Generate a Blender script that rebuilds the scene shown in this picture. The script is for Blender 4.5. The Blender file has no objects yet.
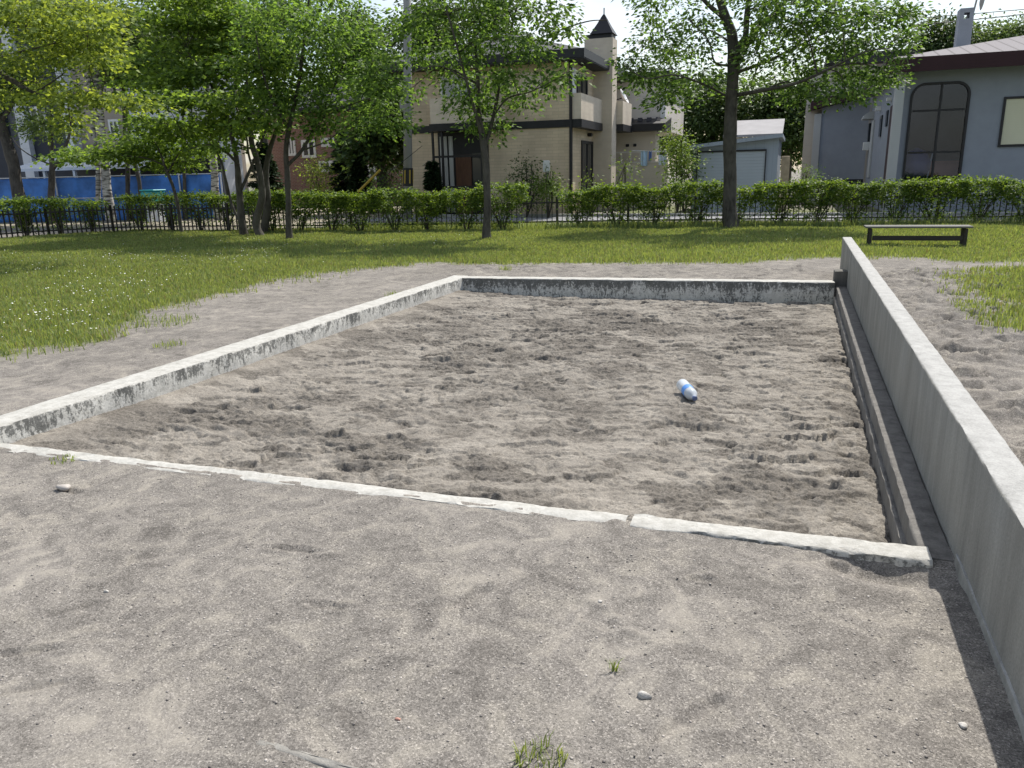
import bpy, math, random
import numpy as np
from mathutils import Vector, Matrix
random.seed(11)
R = np.random.default_rng(11)
PI = math.pi
scene = bpy.context.scene
COL = scene.collection

# ------------------------------------------------------------------ camera survey
# world frame: X to the right across the sand pit, Y along its long walls, Z up, camera above the origin
FPX, ROLL, HC = 775.0, math.radians(1.3), 1.5
TH = math.atan((384 - 174.5) / FPX)
YAW = math.radians(20)
_s, _c = math.sin(TH), math.cos(TH)
CY, SY = math.cos(YAW), math.sin(YAW)
def ray(px, py):
    a = (px - 512) / FPX; b = (py - 384) / FPX
    u = a * math.cos(ROLL) - b * math.sin(ROLL); v = a * math.sin(ROLL) + b * math.cos(ROLL)
    x, y, z = u, _c - v * _s, -_s - v * _c
    return (x * CY - y * SY, x * SY + y * CY, z)
def G(px, py, z=0.0):                       # survey point on a level z
    r = ray(px, py); t = (z - HC) / r[2]
    return (r[0] * t, r[1] * t, z)
def A(px, py, y):                           # survey point on a plane at distance y
    r = ray(px, py); t = y / r[1]
    return (r[0] * t, y, HC + r[2] * t)
def B(px, py, x):
    r = ray(px, py); t = x / r[0]
    return (x, r[1] * t, HC + r[2] * t)

# ------------------------------------------------------------------ noise
def _h(ix, iy, seed):
    n = (ix.astype(np.int64) * 374761393 + iy.astype(np.int64) * 668265263 + seed * 1274126177) & 0xffffffff
    n = ((n ^ (n >> 13)) * 1274126177) & 0xffffffff
    n = (n ^ (n >> 16)) & 0xffffffff
    return n / 4294967295.0 * 2 - 1
def vnoise(x, y, seed=0):
    x = np.asarray(x, float); y = np.asarray(y, float)
    ix = np.floor(x); iy = np.floor(y); fx = x - ix; fy = y - iy
    fx = fx * fx * fx * (fx * (fx * 6 - 15) + 10); fy = fy * fy * fy * (fy * (fy * 6 - 15) + 10)
    a = _h(ix, iy, seed); b = _h(ix + 1, iy, seed); c = _h(ix, iy + 1, seed); d = _h(ix + 1, iy + 1, seed)
    return (a * (1 - fx) + b * fx) * (1 - fy) + (c * (1 - fx) + d * fx) * fy
def fbm(x, y, octv=4, seed=0, gain=.5):
    s = 0; a = 1; t = 0
    for i in range(octv):
        s = s + a * vnoise(x * 2 ** i + 17.3 * i, y * 2 ** i - 9.1 * i, seed + i); t += a; a *= gain
    return s / t
def sstep(a, b, x):
    t = np.clip((x - a) / (b - a), 0, 1); return t * t * (3 - 2 * t)

# ------------------------------------------------------------------ objects
def tag(o, label=None, cat=None, group=None, kind=None):
    if label: o['label'] = label
    if cat: o['category'] = cat
    if group: o['group'] = group
    if kind: o['kind'] = kind
    return o
def thing(name, label, cat, loc=(0, 0, 0), rz=0, group=None):
    o = bpy.data.objects.new(name, None); COL.objects.link(o)
    o.location = loc; o.rotation_euler = (0, 0, rz); o.empty_display_size = .1
    return tag(o, label, cat, group)
def link(name, me, mat, parent=None, off=None):
    o = bpy.data.objects.new(name, me); COL.objects.link(o)
    if mat is not None: me.materials.append(mat)
    if parent is not None: o.parent = parent
    return o
def copy_tree(o, parent=None):
    c = o.copy(); COL.objects.link(c)
    if parent is not None: c.parent = parent
    for ch in list(o.children): copy_tree(ch, c)
    return c
def npmesh(name, V, F, smooth=False, attrs=None):
    V = np.asarray(V, np.float32); me = bpy.data.meshes.new(name)
    Fs = F if isinstance(F, list) else [F]
    Fs = [np.asarray(f, np.int32) for f in Fs if len(f)]
    nl = sum(f.size for f in Fs); nf = sum(len(f) for f in Fs)
    me.vertices.add(len(V)); me.vertices.foreach_set('co', V.ravel())
    me.loops.add(nl); me.loops.foreach_set('vertex_index', np.concatenate([f.ravel() for f in Fs]))
    me.polygons.add(nf)
    tot = np.concatenate([np.full(len(f), f.shape[1], np.int32) for f in Fs])
    st = np.concatenate([[0], np.cumsum(tot)[:-1]]).astype(np.int32)
    me.polygons.foreach_set('loop_start', st)
    if smooth: me.polygons.foreach_set('use_smooth', np.ones(nf, bool))
    if attrs:
        for k, v in attrs.items():
            at = me.attributes.new(k, 'FLOAT', 'POINT'); at.data.foreach_set('value', np.asarray(v, np.float32))
    me.update(calc_edges=True)
    return me

class MB:
    def __init__(s, org=(0, 0, 0)): s.v = []; s.f = []; s.o = Vector(org); s.M = None
    def add(s, vs, fs):
        n = len(s.v)
        for v in vs:
            v = Vector(v)
            if s.M is not None: v = s.M @ v
            s.v.append(tuple(v - s.o))
        for f in fs: s.f.append(tuple(i + n for i in f))
        return s
    def box(s, x0, x1, y0, y1, z0, z1, ch=0.0):
        x0, x1 = sorted((x0, x1)); y0, y1 = sorted((y0, y1)); z0, z1 = sorted((z0, z1))
        if ch <= 0:
            return s.add([(x0,y0,z0),(x1,y0,z0),(x1,y1,z0),(x0,y1,z0),(x0,y0,z1),(x1,y0,z1),(x1,y1,z1),(x0,y1,z1)],
                  [(0,3,2,1),(4,5,6,7),(0,1,5,4),(1,2,6,5),(2,3,7,6),(3,0,4,7)])
        ch = min(ch, (x1-x0)*.4, (y1-y0)*.4, (z1-z0)*.4)
        def ring(d, z): return [(x0+d,y0+d,z),(x1-d,y0+d,z),(x1-d,y1-d,z),(x0+d,y1-d,z)]
        vs = ring(ch, z0) + ring(0, z0+ch) + ring(0, z1-ch) + ring(ch, z1)
        fs = [(3,2,1,0),(12,13,14,15)]
        for k in range(3):
            for i in range(4):
                j = (i+1) % 4; fs.append((4*k+i, 4*k+j, 4*k+4+j, 4*k+4+i))
        return s.add(vs, fs)
    def bar(s, p, q, w, h, up=(0, 0, 1)):
        p = Vector(p); q = Vector(q); d = (q - p).normalized(); u = Vector(up)
        sd = d.cross(u)
        if sd.length < 1e-4: sd = d.cross(Vector((1, 0, 0)))
        sd.normalize(); u = sd.cross(d)
        vs = []
        for c in (p, q):
            for a, b in ((-1,-1),(1,-1),(1,1),(-1,1)): vs.append(c + sd*(a*w/2) + u*(b*h/2))
        return s.add(vs, [(0,1,2,3),(7,6,5,4),(0,4,5,1),(1,5,6,2),(2,6,7,3),(3,7,4,0)])
    def tube(s, pts, rad, n=8, cap=True):
        V, F = tube_np(np.array(pts, float), np.full(len(pts), rad) if np.isscalar(rad) else np.array(rad), n)
        s.add([tuple(v) for v in V], [tuple(f) for f in F])
        if cap:
            k = len(pts); base = len(s.v) - len(V)
            s.f.append(tuple(base + i for i in range(n))[::-1]); s.f.append(tuple(base + (k-1)*n + i for i in range(n)))
        return s
    def prism(s, poly, axis, t0, t1):
        # poly in 2D; axis 'y': (x,z); axis 'x': (y,z); axis 'z': (x,y)
        f = {'y': lambda p, t: (p[0], t, p[1]), 'x': lambda p, t: (t, p[0], p[1]), 'z': lambda p, t: (p[0], p[1], t)}[axis]
        n = len(poly); vs = [f(p, t0) for p in poly] + [f(p, t1) for p in poly]
        fs = [tuple(range(n))[::-1], tuple(range(n, 2*n))] + [(i, (i+1) % n, n+(i+1) % n, n+i) for i in range(n)]
        return s.add(vs, fs)
    def lathe(s, prof, M, n=20):
        vs = []; fs = []
        for (r, z) in prof:
            for i in range(n):
                a = 2*PI*i/n; vs.append(M @ Vector((r*math.cos(a), r*math.sin(a), z)))
        for k in range(len(prof)-1):
            for i in range(n):
                j = (i+1) % n; fs.append((k*n+i, k*n+j, (k+1)*n+j, (k+1)*n+i))
        fs.append(tuple(range(n))[::-1]); fs.append(tuple((len(prof)-1)*n+i for i in range(n)))
        return s.add(vs, fs)
    def build(s, name, mat, parent=None, smooth=False, fix=True):
        me = bpy.data.meshes.new(name); me.from_pydata(s.v, [], s.f)
        if fix:
            import bmesh
            bm = bmesh.new(); bm.from_mesh(me); bmesh.ops.recalc_face_normals(bm, faces=bm.faces); bm.to_mesh(me); bm.free()
        if smooth:
            for p in me.polygons: p.use_smooth = True
        me.update()
        return link(name, me, mat, parent)

def tube_np(P, r, n=6):
    P = np.asarray(P, float); k = len(P)
    T = np.gradient(P, axis=0); T /= np.linalg.norm(T, axis=1)[:, None] + 1e-9
    ref = np.array([1., 0, 0]) if abs(T[0, 0]) < .8 else np.array([0, 1., 0])
    V = []
    ang = np.arange(n) * 2 * PI / n
    for i in range(k):
        u = ref - T[i] * ref.dot(T[i]); u /= np.linalg.norm(u) + 1e-9; ref = u
        w = np.cross(T[i], u)
        V.append(P[i] + r[i] * (np.cos(ang)[:, None] * u + np.sin(ang)[:, None] * w))
    F = []
    for i in range(k - 1):
        for j in range(n):
            q = (j + 1) % n; F.append((i*n+j, i*n+q, (i+1)*n+q, (i+1)*n+j))
    return np.vstack(V), np.array(F)
def smooth_path(pts, m=5):
    P = np.array(pts, float)
    if len(P) < 3: 
        t = np.linspace(0, 1, m*2)[:, None]; return P[0]*(1-t) + P[-1]*t
    Q = np.vstack([2*P[0]-P[1], P, 2*P[-1]-P[-2]]); out = []
    for i in range(1, len(Q)-2):
        for t in np.linspace(0, 1, m, endpoint=False):
            p0, p1, p2, p3 = Q[i-1], Q[i], Q[i+1], Q[i+2]
            out.append(.5*((2*p1)+(-p0+p2)*t+(2*p0-5*p1+4*p2-p3)*t*t+(-p0+3*p1-3*p2+p3)*t**3))
    out.append(P[-1]); return np.array(out)

# ------------------------------------------------------------------ materials
class NT:
    def __init__(s, name):
        s.m = bpy.data.materials.new(name); s.m.use_nodes = True
        s.t = s.m.node_tree; s.n = s.t.nodes; s.l = s.t.links
        s.p = s.n['Principled BSDF']; s.out = s.n['Material Output']
        s.geo = s.n.new('ShaderNodeNewGeometry'); s.tc = s.n.new('ShaderNodeTexCoord')
    def pos(s, sc=(1, 1, 1), world=True):
        mp = s.n.new('ShaderNodeMapping'); mp.inputs['Scale'].default_value = sc
        s.l.new(s.geo.outputs['Position'] if world else s.tc.outputs['Object'], mp.inputs['Vector']); return mp.outputs[0]
    def noise(s, vec, scale, detail=4, rough=.55, dist=0):
        n = s.n.new('ShaderNodeTexNoise'); n.inputs['Scale'].default_value = scale; n.inputs['Detail'].default_value = detail
        n.inputs['Roughness'].default_value = rough; n.inputs['Distortion'].default_value = dist
        s.l.new(vec, n.inputs['Vector']); return n.outputs['Fac']
    def voro(s, vec, scale, out='Color', feat='F1'):
        n = s.n.new('ShaderNodeTexVoronoi'); n.inputs['Scale'].default_value = scale; n.feature = feat
        s.l.new(vec, n.inputs['Vector']); return n.outputs[out]
    def ramp(s, fac, stops):
        r = s.n.new('ShaderNodeValToRGB'); e = r.color_ramp.elements
        while len(e) < len(stops): e.new(.5)
        for el, (p, c) in zip(e, stops):
            el.position = p
            el.color = (c, c, c, 1) if np.isscalar(c) else (*c, 1)
        s.l.new(fac, r.inputs['Fac']); return r.outputs['Color']
    def mix(s, fac, a, b, mode='MIX'):
        m = s.n.new('ShaderNodeMix'); m.data_type = 'RGBA'; m.blend_type = mode
        for sock, v in ((m.inputs[0], fac), (m.inputs[6], a), (m.inputs[7], b)):
            if isinstance(v, (int, float)): sock.default_value = v if sock == m.inputs[0] else (v, v, v, 1)
            elif isinstance(v, tuple): sock.default_value = (*v, 1)
            else: s.l.new(v, sock)
        return m.outputs[2]
    def math(s, op, a, b=0.0, clamp=False):
        m = s.n.new('ShaderNodeMath'); m.operation = op; m.use_clamp = clamp
        for sock, v in zip(m.inputs, (a, b)):
            if isinstance(v, (int, float)): sock.default_value = v
            else: s.l.new(v, sock)
        return m.outputs[0]
    def attr(s, name):
        a = s.n.new('ShaderNodeAttribute'); a.attribute_name = name; return a.outputs['Fac']
    def sep(s, vec):
        x = s.n.new('ShaderNodeSeparateXYZ'); s.l.new(vec, x.inputs[0]); return x.outputs
    def bump(s, h, strength=.3, dist=.02):
        b = s.n.new('ShaderNodeBump'); b.inputs['Strength'].default_value = strength; b.inputs['Distance'].default_value = dist
        s.l.new(h, b.inputs['Height']); s.l.new(b.outputs[0], s.p.inputs['Normal']); return b.outputs[0]
    def fin(s, col, rough=.7, metal=0.0, spec=.4):
        if isinstance(col, tuple): s.p.inputs['Base Color'].default_value = (*col, 1)
        else: s.l.new(col, s.p.inputs['Base Color'])
        if isinstance(rough, (int, float)): s.p.inputs['Roughness'].default_value = rough
        else: s.l.new(rough, s.p.inputs['Roughness'])
        s.p.inputs['Metallic'].default_value = metal; s.p.inputs['Specular IOR Level'].default_value = spec
        return s.m
def mul(c, k): return tuple(min(1, x*k) for x in c)
def m_plain(name, c, rough=.6, var=.2, scale=6, bump=0, bscale=60, metal=0, spec=.4, stretch=(1, 1, 1)):
    t = NT(name); v = t.pos(stretch)
    f = t.noise(v, scale, 5, .6)
    col = t.ramp(f, [(.3, mul(c, 1-var)), (.7, mul(c, 1+var))])
    if bump: t.bump(t.noise(v, bscale, 3), bump, .01)
    return t.fin(col, rough, metal, spec)
def m_leaf(name, c1, c2, trans=.4, tint=(1.5, 1.4, .65), rough=.5):
    t = NT(name); g = t.n.new('ShaderNodeNewGeometry')
    col = t.ramp(g.outputs['Random Per Island'], [(0, c1), (.75, c2), (1, mul(c2, 1.25))])
    t.fin(col, max(rough, .55), 0, .18)
    tr = t.n.new('ShaderNodeBsdfTranslucent')
    tc = t.mix(1.0, col, tint, 'MULTIPLY'); t.l.new(tc, tr.inputs['Color'])
    mx = t.n.new('ShaderNodeMixShader'); mx.inputs[0].default_value = trans
    t.l.new(t.p.outputs[0], mx.inputs[1]); t.l.new(tr.outputs[0], mx.inputs[2]); t.l.new(mx.outputs[0], t.out.inputs['Surface'])
    return t.m
def m_bark(name, c1, c2, sc=14, bump=.6):
    t = NT(name); v = t.pos((1, 1, .35), False); f = t.noise(v, sc, 6, .65, .6)
    g = t.noise(t.pos((1, 1, 1), False), 2.2, 3)
    col = t.mix(t.ramp(g, [(.4, 0.), (.65, .6)]), t.ramp(f, [(.32, c1), (.68, c2)]), mul(c2, 1.25))
    t.bump(f, bump, .03); return t.fin(col, .9, 0, .2)
def m_birch(name):
    t = NT(name); f = t.noise(t.pos((1, 1, 5), False), 2.6, 4, .6, .5); g = t.noise(t.pos((1, 1, 1), False), 1.3, 3)
    col = t.mix(t.ramp(f, [(.42, 1.), (.54, 0.)]), (.46, .44, .40), (.06, .055, .05))
    col = t.mix(t.ramp(g, [(.45, 0.), (.7, .7)]), col, (.16, .15, .13)); return t.fin(col, .8, 0, .2)
def m_siding(name, c, pitch=.2, dark=.6, var=.08, bumpy=.3, vert=False):
    t = NT(name); xyz = t.sep(t.geo.outputs['Position'])
    src = xyz[0] if vert else xyz[2]
    fr = t.math('FRACT', t.math('MULTIPLY', src, 1/pitch))
    ln = t.ramp(fr, [(0, 0.), (.06, 1.), (.94, 1.), (1, .6)])
    f = t.noise(t.pos((1, 1, .4)), 1.4, 4)
    base = t.ramp(f, [(.3, mul(c, 1-var)), (.7, mul(c, 1+var))])
    col = t.mix(ln, t.mix(1., base, (dark, dark, dark), 'MULTIPLY'), base)
    t.bump(ln, bumpy, .015); return t.fin(col, .65, 0, .3)
def m_brick(name, c1, c2, mort, sw=.25, sh=.07, ms=.012):
    t = NT(name); xyz = t.sep(t.geo.outputs['Position'])
    cmb = t.n.new('ShaderNodeCombineXYZ'); t.l.new(t.math('ADD', xyz[0], xyz[1]), cmb.inputs[0]); t.l.new(xyz[2], cmb.inputs[1])
    b = t.n.new('ShaderNodeTexBrick'); b.inputs['Scale'].default_value = 1; b.inputs['Brick Width'].default_value = sw; b.inputs['Row Height'].default_value = sh
    b.inputs['Mortar Size'].default_value = ms; b.inputs['Color1'].default_value = (*c1, 1); b.inputs['Color2'].default_value = (*c2, 1); b.inputs['Mortar'].default_value = (*mort, 1)
    t.l.new(cmb.outputs[0], b.inputs['Vector'])
    f = t.noise(t.pos((1, 1, .5)), 1.1, 5)
    col = t.mix(1., b.outputs['Color'], t.ramp(f, [(.3, .8), (.7, 1.1)]), 'MULTIPLY')
    t.bump(b.outputs['Fac'], -.3, .01); return t.fin(col, .8, 0, .25)
def m_glass(name, c=(.02, .025, .03), rough=.04, alpha=1.0):
    t = NT(name)
    t.fin(c, rough, 0, .6)
    if alpha < 1:
        t.p.inputs['Alpha'].default_value = alpha
    return t.m

def m_dirt(name, grass=False):
    t = NT(name); v = t.pos()
    big = t.noise(v, .9, 5, .6, .8); mid = t.noise(v, 5.5, 6, .68, 1.2); fine = t.noise(v, 95, 4, .75)
    cell = t.voro(v, 210); cell2 = t.voro(v, 480)
    c1 = t.ramp(mid, [(.30, (.122, .112, .101)), (.48, (.190, .175, .158)), (.62, (.244, .224, .196)), (.78, (.308, .283, .242))])
    gx = t.sep(cell)
    spk = t.ramp(gx[0], [(0, .58), (.30, .85), (.75, 1.06), (.92, 1.3), (1, 1.7)])
    gy = t.sep(cell2)
    spk2 = t.ramp(gy[1], [(0, .70), (.5, 1.), (1, 1.34)])
    dust = t.ramp(t.math('ADD', t.math('MULTIPLY', big, .5), t.math('MULTIPLY', mid, .5)), [(.50, 0.), (.64, .75)])
    sp = t.mix(dust, t.mix(1., spk, spk2, 'MULTIPLY'), 1.0)
    col = t.mix(1., c1, sp, 'MULTIPLY')
    col = t.mix(1., col, t.ramp(big, [(.3, .82), (.7, 1.12)]), 'MULTIPLY')
    col = t.mix(t.ramp(t.noise(v, 22, 3, .6), [(.66, 0.), (.74, .5)]), col, (.33, .30, .27))
    if grass:
        gm = t.attr('grass'); soil = t.ramp(t.noise(v, 7, 5, .7), [(.3, (.08, .10, .03)), (.6, (.14, .165, .055)), (.8, (.22, .20, .11))])
        col = t.mix(gm, col, soil)
    h = t.math('ADD', t.math('MULTIPLY', fine, .6), t.math('MULTIPLY', gx[0], .5))
    t.bump(h, .55, .006); return t.fin(col, .95, 0, .12)
def m_sand(name):
    t = NT(name); v = t.pos()
    mid = t.noise(v, 3.2, 6, .65, 1.0); fine = t.noise(v, 70, 5, .75)
    dis = t.attr('dug')
    c = t.ramp(mid, [(.3, (.175, .159, .138)), (.55, (.240, .219, .190)), (.75, (.305, .280, .243))])
    dug = t.math('MULTIPLY', dis, 1.0)
    c = t.mix(t.ramp(dug, [(.2, 0.), (.7, .9)]), c, t.ramp(t.noise(v, 45, 4, .8), [(.35, (.065, .058, .051)), (.6, (.17, .154, .134))]))
    c = t.mix(1., c, t.ramp(fine, [(.25, .66), (.5, 1.), (.75, 1.22)]), 'MULTIPLY')
    c = t.mix(1., c, t.ramp(t.sep(t.voro(v, 160))[0], [(0, .8), (1, 1.2)]), 'MULTIPLY')
    t.bump(t.math('ADD', fine, t.math('MULTIPLY', t.noise(v, 28, 4, .7), 1.4)), .55, .012); return t.fin(c, .95, 0, .12)
def m_painted(name, amount=1.0, shift=0.0):
    # old white paint over concrete: black mould creeping down the vertical faces from the upper edge
    t = NT(name); v = t.pos(); nz = t.sep(t.geo.outputs['Normal'])[2]; z = t.sep(t.geo.outputs['Position'])[2]
    side = t.ramp(t.math('ABSOLUTE', nz), [(.45, 1.), (.75, 0.)])
    st = t.noise(t.pos((1, 1, .4)), 30, 6, .72, .3); cl = t.noise(t.pos((1, 1, .6)), 3.5, 4, .6); sp = t.noise(v, 48, 5, .75)
    hgt = t.math('SUBTRACT', z, t.math('MULTIPLY', t.sep(t.geo.outputs['Position'])[0], .002))
    band = t.ramp(t.math('MULTIPLY', t.math('ADD', hgt, .1), 4.0), [(.30, 0.), (.62, .62), (.86, 1.)])
    k = t.math('ADD', t.math('ADD', t.math('MULTIPLY', st, .75), t.math('MULTIPLY', sp, .60)), t.math('ADD', t.math('MULTIPLY', band, .17), t.math('MULTIPLY', cl, .42)))
    mould = t.ramp(t.math('ADD', k, shift), [(.90, 0.), (.97, .6), (1.05, .92)])
    mould = t.math('MULTIPLY', t.math('MULTIPLY', mould, side), amount)
    pc = t.ramp(t.noise(v, 18, 5, .7), [(.3, (.30, .29, .262)), (.6, (.45, .44, .41))])
    chips = t.ramp(t.math('ADD', t.math('MULTIPLY', t.noise(v, 9, 6, .75), .7), t.math('MULTIPLY', sp, .3)), [(.57, 0.), (.64, .8)])
    pc = t.mix(t.math('MULTIPLY', chips, .8), pc, (.33, .305, .265))
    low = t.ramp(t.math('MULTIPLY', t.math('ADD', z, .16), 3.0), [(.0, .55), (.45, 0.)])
    pc = t.mix(t.math('MULTIPLY', side, .8), pc, t.mix(1., pc, 1.45, 'MULTIPLY')); pc = t.mix(t.math('MULTIPLY', low, side), pc, (.56, .52, .42))  # tops worn duller; side colour brightened to make up for weak sun on it
    col = t.mix(mould, pc, t.ramp(sp, [(.35, (.03, .031, .029)), (.65, (.13, .13, .122))]))
    t.bump(t.math('ADD', t.noise(v, 60, 5, .75), t.math('MULTIPLY', chips, -.6)), .6, .01); return t.fin(col, .85, 0, .25)
def m_concrete(name, c=(.36, .36, .335), tops=((.265, .262, .250), (.335, .331, .317), (.40, .396, .38))):
    t = NT(name); v = t.pos(); sv = t.pos((1, 1, .10))
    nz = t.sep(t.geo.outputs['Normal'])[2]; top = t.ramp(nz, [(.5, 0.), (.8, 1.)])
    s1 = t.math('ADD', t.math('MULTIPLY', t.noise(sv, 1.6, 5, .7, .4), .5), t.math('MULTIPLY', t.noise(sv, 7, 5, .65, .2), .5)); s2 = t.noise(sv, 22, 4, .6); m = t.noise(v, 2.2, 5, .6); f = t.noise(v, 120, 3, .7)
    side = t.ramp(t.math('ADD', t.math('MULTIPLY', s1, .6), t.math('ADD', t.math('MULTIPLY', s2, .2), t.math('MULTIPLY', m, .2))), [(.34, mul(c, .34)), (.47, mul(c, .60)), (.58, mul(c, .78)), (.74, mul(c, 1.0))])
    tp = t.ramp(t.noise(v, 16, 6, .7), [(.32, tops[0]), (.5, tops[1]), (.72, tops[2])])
    pit = t.ramp(t.voro(v, 55, 'Distance'), [(.05, .62), (.16, 1.)])
    col = t.mix(top, side, tp); col = t.mix(.5, col, t.mix(1., col, pit, 'MULTIPLY')); col = t.mix(1., col, t.ramp(f, [(.3, .85), (.7, 1.12)]), 'MULTIPLY')
    t.bump(t.math('ADD', f, t.math('MULTIPLY', t.noise(v, 24, 4), .8)), .35, .008); return t.fin(col, .88, 0, .25)
# ------------------------------------------------------------------ palette
M = {}
M['dirt'] = m_dirt('packed_dirt', True); M['sand'] = m_sand('pit_sand')
M['painted'] = m_painted('mouldy_white_paint', .95, -.075); M['painted_far'] = m_painted('mouldy_white_paint_heavy', 1.0, .015); M['painted_clean'] = m_painted('worn_white_paint', .9, .0)  # far kerb variant carries heavier mould
M['concrete'] = m_concrete('cast_concrete', (.385, .375, .34)); M['footing'] = m_concrete('footing_concrete_shaded_top', (.25, .235, .215), ((.09, .085, .078), (.14, .132, .122), (.19, .18, .165))); M['kerb_grey'] = m_concrete('slab_concrete', (.3, .29, .27), ((.18, .17, .155), (.23, .22, .20), (.28, .27, .25))); M['dark_grey'] = m_concrete('dark_grey_concrete', (.20, .19, .175), ((.08, .078, .07), (.12, .115, .105), (.16, .155, .14)))  # footing: wall shade on the ledge is painted into its dark top tones
M['asphalt'] = m_plain('asphalt', (.21, .21, .22), .9, .2, 3, .3, 200)
M['black_metal'] = m_plain('black_paint', (.018, .016, .015), .5, .3, 9)
M['grass'] = m_leaf('grass_blades', (.130, .185, .072), (.240, .300, .128), .43, (1.5, 1.35, .5), .6)
M['dry'] = m_leaf('dry_blades', (.22, .20, .09), (.30, .27, .13), .25, (1.2, 1.1, .7), .7)

# ------------------------------------------------------------------ ground height field
def inpoly(x, y, poly):
    ins = np.zeros(np.shape(x), bool); n = len(poly)
    for i in range(n):
        x1, y1 = poly[i]; x2, y2 = poly[(i+1) % n]
        cond = ((y1 > y) != (y2 > y)) & (x < (x2-x1)*(y-y1)/(y2-y1+1e-12)+x1)
        ins ^= cond
    return ins
LAWN = [(-90, 2.2), (-9, 4.0), (-6.75, 4.75), (-6.4, 5.2), (-6.95, 6.5), (-7.3, 8.1), (-7.3, 9.7), (-6.85, 11.2), (-6.1, 12.75), (-4.3, 12.6),
        (-2.3, 13.2), (-.5, 13.95), (.8, 14.9), (2.0, 14.6), (3.2, 13.9), (5, 13.6), (40, 13.4), (40, 24.2), (-13, 24.2), (-17, 20.4), (-20.5, 20.1), (-22.2, 15.2), (-24, 12), (-90, 12)]
PATCH = [(1.95, 10.9), (2.3, 11.9), (2.8, 12.7), (3.5, 13.5), (40, 13.6), (40, 4), (3.3, 5.6), (2.55, 7.2), (2.1, 8.3), (2.2, 9.3)]
def grassy(x, y, jit=0.0):
    wx = x + .55*fbm(x*1.1, y*1.1, 4, 31) + .25*fbm(x*4, y*4, 3, 41); wy = y + .6*fbm(x*1.1, y*1.1, 4, 51) + .25*fbm(x*4, y*4, 3, 61)
    if jit: wx = wx + R.normal(0, jit, np.shape(x)); wy = wy + R.normal(0, jit, np.shape(x))
    g = inpoly(wx, wy, LAWN) | inpoly(wx, wy, PATCH)
    return g
def pit_mask(x, y): return (x > -4.43) & (x < .6) & (y > 2.965+.0235*(x+4.3)) & (y < 9.992+.0965*(x+4.3))
STAMPS = []
def stamps(n, x0, x1, y0, y1, d0, d1, l0=.2, l1=.3):
    return [(R.uniform(x0, x1), R.uniform(y0, y1), R.uniform(0, 2*PI), R.uniform(l0, l1), R.uniform(.075, .13), R.uniform(d0, d1)) for _ in range(n)]
def apply_stamps(xs, ys, Z, D, st):
    for (cx, cy, an, ln, wd, dp) in st:
        r = ln*1.1
        i0, i1 = np.searchsorted(xs, [cx-r, cx+r]); j0, j1 = np.searchsorted(ys, [cy-r, cy+r])
        if i1-i0 < 3 or j1-j0 < 3: continue
        X, Y = np.meshgrid(xs[i0:i1], ys[j0:j1]); dx = X-cx; dy = Y-cy
        u = dx*math.cos(an)+dy*math.sin(an); w = -dx*math.sin(an)+dy*math.cos(an)
        wig = .25*vnoise(X*22+cx*7, Y*22, 5)
        q = np.sqrt((u/(ln*.5))**2+(w/(wd*.5*(1+.25*u/ln)))**2)+wig
        dent = -dp*sstep(1.05, .55, q)*(1+.5*np.sign(dp)*u/ln)
        rim = .55*dp*np.exp(-((q-1.25)/.28)**2)*(1+.6*vnoise(X*16, Y*16+cx, 8))
        Z[j0:j1, i0:i1] += dent+rim
        if D is not None: D[j0:j1, i0:i1] = np.maximum(D[j0:j1, i0:i1], .55*sstep(1.6, .9, q)*(R.random() < .45)*R.uniform(.3, 1))
def lines(*segs):
    out = []
    for a, b, st in segs: out.append(np.arange(a, b, st))
    return np.unique(np.round(np.concatenate(out), 5))
def grid_mesh(name, xs, ys, Z, attrs=None):
    nx, ny = len(xs), len(ys); X, Y = np.meshgrid(xs, ys)
    V = np.stack([X.ravel(), Y.ravel(), Z.ravel()], 1)
    I = np.arange(nx*ny).reshape(ny, nx)
    F = np.stack([I[:-1, :-1].ravel(), I[:-1, 1:].ravel(), I[1:, 1:].ravel(), I[1:, :-1].ravel()], 1)
    return npmesh(name, V, F, True, attrs)
def ground_base(X, Y):
    near = sstep(3.45, 3.12, Y)
    z = .050*near*sstep(-9, -5, X) + .05*sstep(-4.2, -4.6, X)*(1-near)*sstep(14, 9, Y) + .05*sstep(.6, .8, X)*(1-near)*sstep(14, 9, Y)
    z = z + .045*sstep(.65, .8, X)*near*0 + .03*sstep(9.9, 10.6, Y)*sstep(14, 11, Y)
    z = z - .075*np.exp(-((X-.42)/.22)**2-((Y-2.93)/.085)**2)
    z = z + .018*fbm(X*.8, Y*.8, 3, 3)*sstep(30, 16, Y)*(1-.8*near)
    return z
def cells(x, y, sc, seed):
    # trampled plates: jittered cells, each with its own height and tilt
    gx = x/sc; gy = y/sc; ix = np.floor(gx); iy = np.floor(gy); best = np.full(x.shape, 9.); out = np.zeros(x.shape); sec = np.full(x.shape, 9.)
    for dx in (-1, 0, 1):
        for dy in (-1, 0, 1):
            cx = ix+dx; cy = iy+dy; px = cx+.5+.45*_h(cx, cy, seed); py = cy+.5+.45*_h(cx, cy, seed+1)
            d = np.hypot(gx-px, gy-py); val = _h(cx, cy, seed+2)+((gx-px)*_h(cx, cy, seed+3)+(gy-py)*_h(cx, cy, seed+4))*1.5
            m = d < best; sec = np.where(m, best, np.minimum(sec, d)); out = np.where(m, val, out); best = np.where(m, d, best)
    return out, sec-best
xs = lines((-420, -60, 30), (-60, -26, 4), (-26, -8, .3), (-8, -4.6, .05), (-4.6, .80, .0125), (.80, 3.6, .018), (3.6, 12, .3), (12, 60, 4), (60, 421, 30))
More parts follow.
